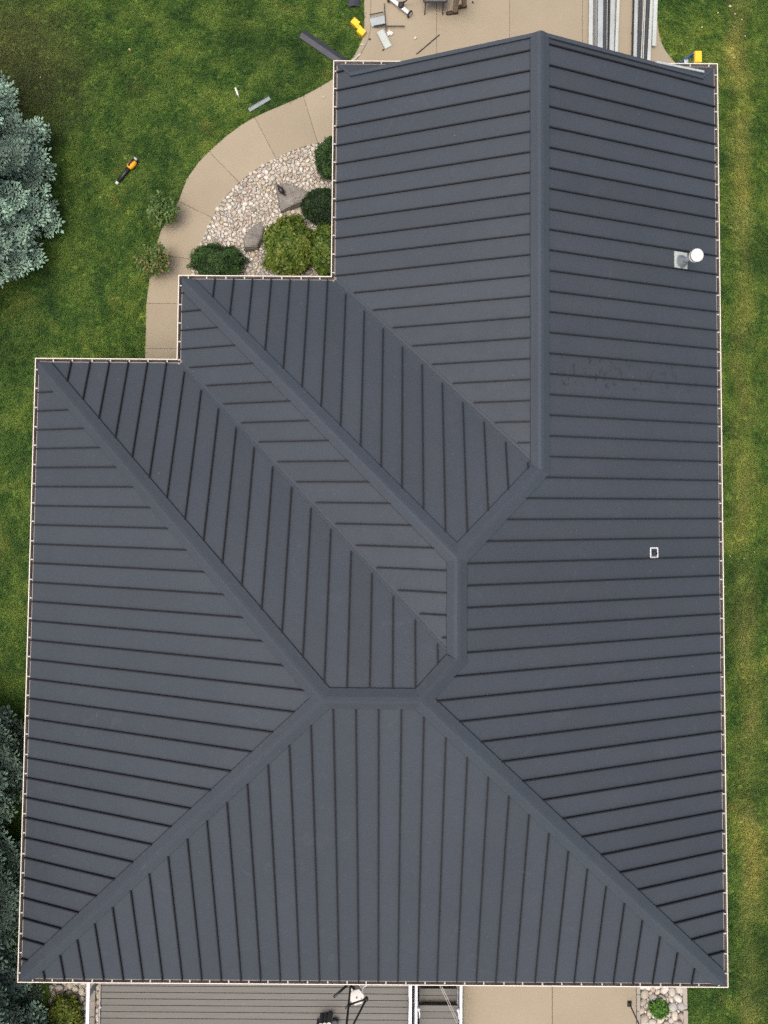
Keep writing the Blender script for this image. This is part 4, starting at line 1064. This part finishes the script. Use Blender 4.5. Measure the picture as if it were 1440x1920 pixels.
for u0, u1, v0, v1, z, mt, lip, lb in SHEETS:
    yb_ = 86 if 'short' in lb else 150
    s = (yb_ - 0) / 90.0; k = -300 / 90.0
    e0, e1 = u0 + (v0 - u0) * s, u1 + (v1 - u1) * s; t0, t1 = u0 + (v0 - u0) * k * .3, u1 + (v1 - u1) * k * .3
    A_, B_ = W((t0 + t1) / 2, -90, PZ + z), W((e0 + e1) / 2, yb_, PZ + z); B0, B1 = W(e0, yb_, PZ + z), W(e1, yb_, PZ + z)
    o = channel('roofing_sheet', A_, B_, max(.012, (B1 - B0).length), M[mt], lip, .003)
    tag(o, lb, 'roofing sheet', 'long roofing sheets on the driveway')
    if z > .058:     # battens carry the upper sheets
        pass
for i, (u0, u1, v) in enumerate(((1100, 1166, -60), (1100, 1164, 60), (1182, 1238, -60), (1180, 1232, 62))):
    lb = ('upper batten under the left sheet stack', 'lower batten under the left sheet stack', 'upper batten under the right sheet stack', 'lower batten under the right sheet stack')[i]
    o = MB().bar(W(u0 + 4, v, PZ + .02), W(u1 - 4, v, PZ + .02), .06, .038).build('wood_batten', M['bark']); tag(o, lb, 'batten', 'battens under the sheets')

# step ladder behind the right-hand gable corner
cap_ = W(1309, 106.5, 1.86); la = empty('step_ladder', (cap_.x, cap_.y, 0)); tag(la, 'blue step ladder with yellow top at the right gable corner', 'step ladder')
MB().box((0, 0, 1.86), (.15, .25, .05)).box((0, 0, 1.83), (.165, .265, .02)).build('top_cap', M['yellow'], la, bevel=.008, seg=2)
for s in (-1, 1):
    MB().bar((-.06, s * .10, 1.83), (-.62, s * .24, .02), .03, .075, (1, 0, 0)).build('front_rail', M['blue'], la)
    MB().bar((.06, s * .10, 1.83), (.42, s * .20, .02), .025, .05, (1, 0, 0)).build('rear_rail', M['blue'], la)
for k in range(5):
    t = .16 + k * .18; x = -.06 - .56 * t; z = 1.83 - 1.81 * t; w = (.10 + .14 * t) * 2 - .03
    MB().box((x, 0, z), (.09, w, .02)).build('step', M['alu'], la, bevel=.003)
MB().bar((.16, -.12, 1.3), (.16, .12, 1.3), .02, .02).build('rear_brace', M['alu'], la)

# ------------------------------------------------------------------ deck, stairs, patio, stones at the bottom
ZD = .90
yh = ys + wi                                             # rear wall
dx0, dx1 = W(188, 1880, ZD).x, W(765, 1880, ZD).x; yend = W(400, 1990, ZD).y
deck = empty('deck', ((dx0 + dx1) / 2, yend, 0)); tag(deck, 'raised grey board deck along the rear wall', 'deck')
b0 = W(400, 1849.5 + 12.15, ZD).y; sp = b0 - W(400, 1849.5 + 24.3, ZD).y
y = b0 + sp * 9
while y > yend:
    if y < yh:
        MB().box(((dx0 + dx1) / 2, y - sp / 2, ZD - .013), (dx1 - dx0, sp - .014, .026)).build('deck_board', M['decking'], deck, True)
    y -= sp
for k in range(12):
    x = dx0 + .05 + k * (dx1 - dx0 - .1) / 11
    MB().bar((x, yh - .05, ZD - .125), (x, yend, ZD - .125), .04, .19).build('joist', M['bark'], deck, True)
    if k % 5 == 0 or k == 11:
        MB().bar((x, yend + .3, 0), (x, yend + .3, ZD - .23), .09, .09).build('post', M['bark'], deck, True)
MB().bar((dx0 - .022, yh, ZD - .10), (dx0 - .022, yend, ZD - .10), .03, .20).build('edge_board', M['decking'], deck, True)
MB().bar((dx1 + .022, yh, ZD - .10), (dx1 + .022, yend, ZD - .10), .03, .20).build('edge_board', M['slate'], deck, True)
gd = MB().prism([(dx0 - .02, yh), (dx0 - .02, yend - .3), (W(866, 1880).x, yend - .3), (W(866, 1880).x, yh)], .004, .012).build('bare_soil', M['soil']); tag(gd, kind='structure')
# thin wire handrail on the deck's left edge
wr = empty('wire_rail', W(187, 1890, ZD)); tag(wr, 'thin pale handrail with a round knob on the left deck edge', 'rail')
wx = W(187, 1880, ZD + .05)
MB().tube([(wx.x, yh, ZD + .05), (wx.x, yend, ZD + .05)], .009, 8).build('rail', M['rope'], wr, True)
for v in (1805, 1890, 1975):
    c = W(187.3, v, ZD + .05); MB().lathe([(.012, -.05), (.012, 0), (.028, .005), (.030, .025), (.018, .045), (0, .05)], 12, (wx.x, c.y, ZD + .0)).build('knob', M['white'], wr, True, True)
# railings: pixel column, height of the top, width
def railing(name, u, ztop, w, label, z0=0.0, flare=False):
    c = W(u, 1880, ztop); r_ = empty(name, (c.x, W(u, 1880, z0).y, z0)); tag(r_, label, 'railing', 'white railings below the rear gutter')
    ya_, yb_ = yh - .02, yend
    MB().bar((c.x, ya_, ztop - .02), (c.x, yb_, ztop - .02), w, .04).build('top_rail', M['white'], r_, True, bevel=.006)
    MB().bar((c.x, ya_, z0 + .12), (c.x, yb_, z0 + .12), w * .7, .05).build('bottom_rail', M['white'], r_, True)
    for y in (ya_ - .05, (ya_ + yb_) / 2 - .25, yb_ + .05):
        MB().box((c.x, y, (z0 + ztop - .04) / 2), (w * .9, w * .9, ztop - .04 - z0)).build('post', M['white'], r_, True)
railing('railing', 164.5, 1.05, .075, 'white railing left of the deck, next to the corner shrub')
railing('railing', 769.5, ZD + .90, .065, 'bright white deck railing left of the stairs, outer one', ZD)
railing('railing', 780.5, ZD + .30, .060, 'white stair stringer rail just right of the deck railing', .0)
railing('railing', 864.5, ZD + .30, .062, 'white stair railing beside the tan patio', .0)
# ground strip of grey paving left of the deck
st = empty('paver_strip', W(176, 1880)); tag(st, kind='structure')
ps_ = W(169, 1880).x, W(181, 1880).x; yy = W(175, 1840).y + .6
while yy > yend:
    MB().box(((ps_[0] + ps_[1]) / 2, yy, .06), (ps_[1] - ps_[0] - .012, .285, .06)).build('paver', M['concrete_grey'], st, True, bevel=.008); yy -= .30
# stairs going down towards the house
s0, s1 = W(787, 1880, .9).x, W(859, 1880, .9).x
stairs = empty('stairs', ((s0 + s1) / 2, yend, 0)); tag(stairs, 'grey board stairs between white railings and patio', 'stairs')
y1 = W(820, 1885, .86).y; yy = y1
for k in range(9):
    MB().box(((s0 + s1) / 2, yy - sp / 2, .86 - .013), (s1 - s0, sp - .008, .026)).build('landing_board', M['decking'], stairs, True, bevel=.003); yy -= sp
y2 = W(820, 1853.5, .70).y; y3 = W(820, 1879.5, .70).y
for k in range(2):
    MB().box(((s0 + s1) / 2, y2 - (k + .5) * (y2 - y3) / 2, .70 - .013), (s1 - s0, (y2 - y3) / 2 - .008, .026)).build('tread', M['decking'], stairs, True, bevel=.003)
MB().box(((s0 + s1) / 2, y3 + .10, .53), (s1 - s0, .28, .026)).build('tread', M['decking'], stairs, True)
MB().box(((s0 + s1) / 2, y2 + .14, .52), (s1 - s0, .27, .026)).build('tread', M['decking'], stairs, True)
MB().box(((s0 + s1) / 2, y1 - .05, .77), (s1 - s0, .02, .14)).build('riser', M['bark'], stairs, True)
for x in (s0 + .03, s1 - .03): MB().bar((x, yh, .40), (x, yend, .40), .04, .22).build('stringer', M['bark'], stairs, True)
# two pale cords
for i, (a, b) in enumerate((((825, 1849), (857, 1919)), ((828.5, 1849), (861, 1919)))):
    o = MB().tube([W(*a, 1.5), W((a[0] + b[0]) / 2, (a[1] + b[1]) / 2, 1.15), W(*b, 1.0)], .005, 6).build('pale_cord', M['rope'])
    tag(o, ('left', 'right')[i] + ' one of two thin pale cords slanting across the stairs', 'cord', 'cords above the stairs')
# small fittings on the stair railings
for u, v, lb in ((785, 1892, 'small white rail bracket on the left side of stairs'), (859, 1894, 'small white rail bracket on the right side of stairs')):
    c = W(u, v, 1.25); e = empty('rail_bracket', c); tag(e, lb, 'rail bracket', 'stair rail brackets')
    MB().lathe([(0, -.04), (.03, -.03), (.036, 0), (.03, .03), (0, .04)], 12).build('ball', M['white'], e, smooth=True)
    MB().tube([(0, 0, 0), (.02, -.10, -.02), (.02, -.22, -.06)], .016, 8).build('arm', M['white'], e, smooth=True)
    MB().bar((0, 0, -.03), (-.02 if u < 800 else .05, 0, -.35), .02, .02).build('stem', M['white'], e)
# patio
px0, px1 = W(868, 1880).x, W(1192, 1880).x
patio = MB().box(((px0 + px1) / 2, (yh + yend) / 2 - 1, .007), (px1 - px0, abs(yend - yh) + 2, .006)).build('patio', M['soil']); tag(patio, kind='structure')
xm = W(1035, 1880).x
for a, b in ((px0, xm - .005), (xm + .005, px1)):
    MB().box(((a + b) / 2, (yh + yend) / 2 - 1, .024), (b - a, abs(yend - yh) + 2, .026)).build('concrete_slab', M['concrete'], patio, bevel=.006)
ex = W(1196, 1880).x
bd = empty('paver_border', (ex, W(1196, 1880).y, 0)); tag(bd, kind='structure'); yy = yh
while yy > yend - .5:
    MB().box((ex, yy, .035), (.085, .36, .05)).build('border_block', M['concrete_grey'], bd, True, bevel=.006); yy -= .372
kb = empty('lawn_kerb', W(1282, 1880)); tag(kb, kind='structure'); yy = W(1282, 1812).y; k = 0
while yy > yend - .5:
    c = W(1281.5 + k * .9, 1880); MB().box((c.x, yy, .045), (.11, .60, .09)).build('kerb_block', M['kerb'], kb, True, bevel=.02, seg=2).rotation_euler = (0, 0, 0); yy -= .62; k += 1
# black post with square foot
pc = W(1180, 1881.5, PZ); lp = empty('black_post', pc); tag(lp, 'black metal post with square foot on the patio corner', 'post')
MB().box((0, 0, .012), (.10, .13, .02)).box((0, 0, .04), (.075, .09, .05)).build('foot', M['black'], lp, bevel=.005)
MB().tube([(0, 0, .03), (0, 0, 1.35)], .016, 10).build('pole', M['black'], lp, smooth=True)
MB().lathe([(.016, 1.3), (.07, 1.36), (.09, 1.40), (.0, 1.46)], 14).build('lamp_head', M['black'], lp, smooth=True)
# bird feeder on its black poles
fb_ = W(658, 1835, ZD); bf = empty('feeder_stand', fb_); tag(bf, 'black metal pole stand with slanted arms in front of rear gutter', 'stand')
def Q(u, v, z): return W(u, v, z) - fb_
ptop = Q(650, 1920, ZD + 1.75); ptop2 = Q(657.5, 1846, ZD + .35)
dvec = (ptop - ptop2)
MB().tube([(0, 0, 0), ptop2, ptop2 + dvec, ptop2 + dvec * 1.2], .024, 10).build('pole', M['black'], bf, smooth=True)
k1 = Q(654.5, 1884, ZD + 1.08); k2 = Q(687, 1873, ZD + 1.15)
MB().tube([k1, k2], .020, 8).build('cross_arm', M['black'], bf, smooth=True)
MB().tube([k2, Q(663, 1920, ZD + 1.5), Q(655, 1936, ZD + 1.6)], .021, 8).build('brace', M['black'], bf, smooth=True)
MB().lathe([(0, -.05), (.035, -.04), (.042, 0), (.035, .04), (0, .05)], 12, k2).build('elbow', M['black'], bf, smooth=True)
MB().lathe([(0, -.05), (.03, -.04), (.04, 0), (.03, .04), (0, .05)], 12, k1).build('clamp', M['black'], bf, smooth=True)
MB().tube([k1, Q(649.5, 1887, ZD + 1.08), Q(648.5, 1891, ZD + 1.02)], .013, 8).build('clamp_lever', M['black'], bf, smooth=True)
MB().tube([Q(653, 1845, ZD + .35), Q(626, 1869.5, ZD + .62)], .026, 8).build('side_arm', M['black'], bf, smooth=True)
MB().tube([Q(659, 1847, ZD + .4), Q(663.5, 1854, ZD + .45)], .030, 8).build('short_arm', M['black'], bf, smooth=True)
fc = W(669, 1870, ZD + .62); fd = empty('hanging_feeder', (fc.x, fc.y, ZD + .28)); tag(fd, 'light grey six sided feeder roof beside the black poles', 'bird feeder')
hexp = lambda r, ph=.25: [(r * math.cos(k * math.pi / 3 + ph), r * math.sin(k * math.pi / 3 + ph) * 1.08) for k in range(6)]
MB().prism(hexp(.165), .325, .343).build('roof_plate', M['lightgrey'], fd, bevel=.005)
MB().prism(hexp(.10), .02, .324).build('seed_box', M['lightgrey'], fd)
MB().prism(hexp(.15), .0, .019).build('tray', M['lightgrey'], fd)
MB().lathe([(.016, .343), (.016, .362), (0, .365)], 10).build('hook_knob', M['black'], fd)
MB().lathe([(.009, 0), (.009, .012), (0, .013)], 8, (.10, -.02, .343)).build('screw', M['black'], fd)
sc_ = W(678, 1848, ZD + .5); sf = empty('hanging_bracket', (sc_.x, sc_.y, ZD)); tag(sf, 'pale curled bracket tucked under the rear gutter beside feeder', 'bracket')
MB().tube([(-.08, .06, .5), (-.03, -.02, .5), (.03, -.06, .5), (.05, -.02, .5), (.10, .0, .5), (.14, .06, .5)], .018, 8).build('curl', M['lightgrey'], sf, smooth=True)
MB().tube([(.10, .0, .5), (.10, .02, .0)], .014, 8).build('stem', M['lightgrey'], sf, smooth=True)
# dark canisters with white lids
for i, (u, v, r, h, lb) in enumerate(((604, 1903, .052, .36, 'dark upright canister with white lid, leftmost of three'), (611.5, 1902, .052, .36, 'dark upright canister with white lid, middle of three'), (619.5, 1900, .062, .40, 'dark upright canister with white lid, tallest and rightmost of three'))):
    c = W(u, v, ZD); e = empty('canister', c); tag(e, lb, 'canister', 'dark canisters on the deck')
    MB().lathe([(0, 0), (r * .85, 0), (r, .03), (r, h - .03), (r * .93, h)], 20).build('shell', M['slate'], e)
    MB().lathe([(r * .93, h - .004), (r * .95, h + .004), (r * .6, h + .010), (0, h + .012)], 20).build('lid', M['hanger'], e)
c = W(597, 1912, ZD); e = empty('canister', c); tag(e, 'small dark bottle left of the lidded canisters on the deck', 'bottle'); MB().lathe([(0, 0), (.032, 0), (.032, .22), (.02, .26), (.018, .30), (0, .30)], 14).build('shell', M['slate'], e)
c = W(628, 1914, ZD); e = empty('canister', c); tag(e, 'dark round tub right of the lidded canisters on the deck', 'tub'); MB().lathe([(0, 0), (.07, 0), (.085, .14), (.09, .15), (.07, .16), (0, .15)], 18).build('shell', M['slate'], e)

# fallen leaves
LV = [(1369, 12, 1.6, 'largest pale fallen leaf on the grass at the top right'), (1378, 26, 1, 'pale fallen leaf just below the largest one, top right grass'), (1346, 24, 1, 'pale fallen leaf left of the largest one, top right grass'),
      (1391, 37, .8, 'pale fallen leaf on top right grass, nearest the right picture edge but one'), (1316, 51, 1.0, 'pale fallen leaf on grass right of the stacked sheets'), (1376, 51, .7, 'tiny pale fallen leaf in the middle of the top right cluster'),
      (1397, 68, .8, 'pale fallen leaf furthest right in the top right cluster'), (1376, 108, .8, 'pale fallen leaf level with the yellow ladder top'), (1369, 1042, .8, 'pale fallen leaf on right lawn level with the small black vent'),
      (1395, 1047, .6, 'tiny pale fallen leaf on the yellowed strip level with the small vent'), (1358, 1100, .8, 'pale fallen leaf close to right gutter below the small vent'), (1415, 1035, .6, 'tiny pale fallen leaf on the far side of the yellowed strip'),
      (123, 375, .7, 'pale fallen leaf at the right edge of the large spruce'), (84, 246, .7, 'pale fallen leaf on brown grass above the large spruce branches'), (76, 145, .7, 'uppermost pale fallen leaf near the large spruce'), (118, 300, .7, 'pale fallen leaf between the large spruce and leaf blower'), (243, 93, 1.2, 'pale fallen leaf alone in the middle of the upper left lawn')]
for i, (u, v, s, lb) in enumerate(LV):
    o = MB().add([(-.03, 0, .004), (-.008, .022, .012), (.032, 0, .004), (-.008, -.02, .010)], [(0, 3, 2, 1)]).build('fallen_leaf', M['fallen']); o.modifiers.new('th', 'SOLIDIFY').thickness = .002
    o.location = W(u, v, .05); o.scale = (s, s, s); o.rotation_euler = (0, 0, i * 1.9); tag(o, lb, 'leaf', 'fallen leaves on the lawn')

# ------------------------------------------------------------------ grass
def tuft(seed):
    rg = random.Random(seed); mb = MB()
    for k in range(11):
        a = rg.uniform(0, 6.28); r0 = rg.uniform(0, .022); L = rg.uniform(.035, .065); ln_ = rg.uniform(.25, 1.1); w = rg.uniform(.0030, .0048)
        b = Vector((math.cos(a) * r0, math.sin(a) * r0, 0)); d = Vector((math.cos(a + rg.gauss(0, .6)), math.sin(a + rg.gauss(0, .6)), 0)); s = Vector((-d.y, d.x, 0)) * w
        m1 = b + d * L * .35 * ln_ + Vector((0, 0, L * .62)); e = b + d * L * ln_ + Vector((0, 0, L * (.95 - .35 * ln_)))
        mb.add([b - s, b + s, m1 + s * .8, m1 - s * .8, e], [(0, 1, 2, 3), (3, 2, 4)])
    me = mb.mesh('grass_tuft'); me.materials.append(M['blade']); return bpy.data.objects.new('grass_tuft', me)
GX = [W2(u, v) for u, v in ((-60, -60), (683, -60))]
left = [(-60, -60)] + [(u - .8, v) for u, v in dl if v >= -50] + [(646, 136), (622, 150.5), (597, 165.5), (569, 180.5), (540, 193.5), (508, 206.5), (478, 220), (452, 235), (420, 259), (392.5, 284), (374, 303), (351, 335), (335, 377.5), (318, 404), (302, 434), (288, 478), (280, 524), (274, 569.5), (272.5, 654), (271, 740), (66, 740), (60, 1000), (50, 1300), (60, 1700), (-60, 1700)]
right = [(1300, 140), (1256.5, 108), (1241, 82), (1234, 50), (1232, 0), (1232, -60), (1500, -60), (1500, 1990), (1290, 1990), (1288, 1800), (1300, 1800)]
gm = MB()
for q in (left, right):
    gm.add([(*W2(u, v), .002) for u, v in q], [tuple(range(len(q)))])
gme = gm.mesh('grass'); bm = bmesh.new(); bm.from_mesh(gme); bmesh.ops.triangulate(bm, faces=bm.faces); bmesh.ops.recalc_face_normals(bm, faces=bm.faces)
for f in bm.faces:
    if f.normal.z < 0: f.normal_flip()
bm.to_mesh(gme); bm.free(); gme.materials.append(M['blade'])
grass = bpy.data.objects.new('grass', gme); COL.objects.link(grass); tag(grass, 'mown green grass with yellowed patches round the house', 'grass', kind='stuff')
ng = bpy.data.node_groups.new('grass_scatter', 'GeometryNodeTree')
ng.interface.new_socket('Geometry', in_out='INPUT', socket_type='NodeSocketGeometry'); ng.interface.new_socket('Geometry', in_out='OUTPUT', socket_type='NodeSocketGeometry')
gi, go = ng.nodes.new('NodeGroupInput'), ng.nodes.new('NodeGroupOutput')
join = ng.nodes.new('GeometryNodeJoinGeometry')
for i in range(3):
    dp = ng.nodes.new('GeometryNodeDistributePointsOnFaces'); dp.inputs['Density'].default_value = 330; dp.inputs['Seed'].default_value = i + 1
    ob = ng.nodes.new('GeometryNodeObjectInfo'); ob.inputs['Object'].default_value = tuft(40 + i); ob.inputs['As Instance'].default_value = True
    ip = ng.nodes.new('GeometryNodeInstanceOnPoints'); rv = ng.nodes.new('FunctionNodeRandomValue'); rv.data_type = 'FLOAT_VECTOR'
    rv.inputs[0].default_value = (-.15, -.15, 0); rv.inputs[1].default_value = (.15, .15, 6.28)
    rs = ng.nodes.new('FunctionNodeRandomValue'); rs.data_type = 'FLOAT'; rs.inputs[2].default_value = .6; rs.inputs[3].default_value = 1.25
    ng.links.new(gi.outputs[0], dp.inputs[0]); ng.links.new(dp.outputs['Points'], ip.inputs['Points']); ng.links.new(ob.outputs['Geometry'], ip.inputs['Instance'])
    ng.links.new(rv.outputs[0], ip.inputs['Rotation']); ng.links.new(rs.outputs[1], ip.inputs['Scale']); ng.links.new(ip.outputs[0], join.inputs[0])
ng.links.new(join.outputs[0], go.inputs[0])
grass.modifiers.new('scatter', 'NODES').node_group = ng
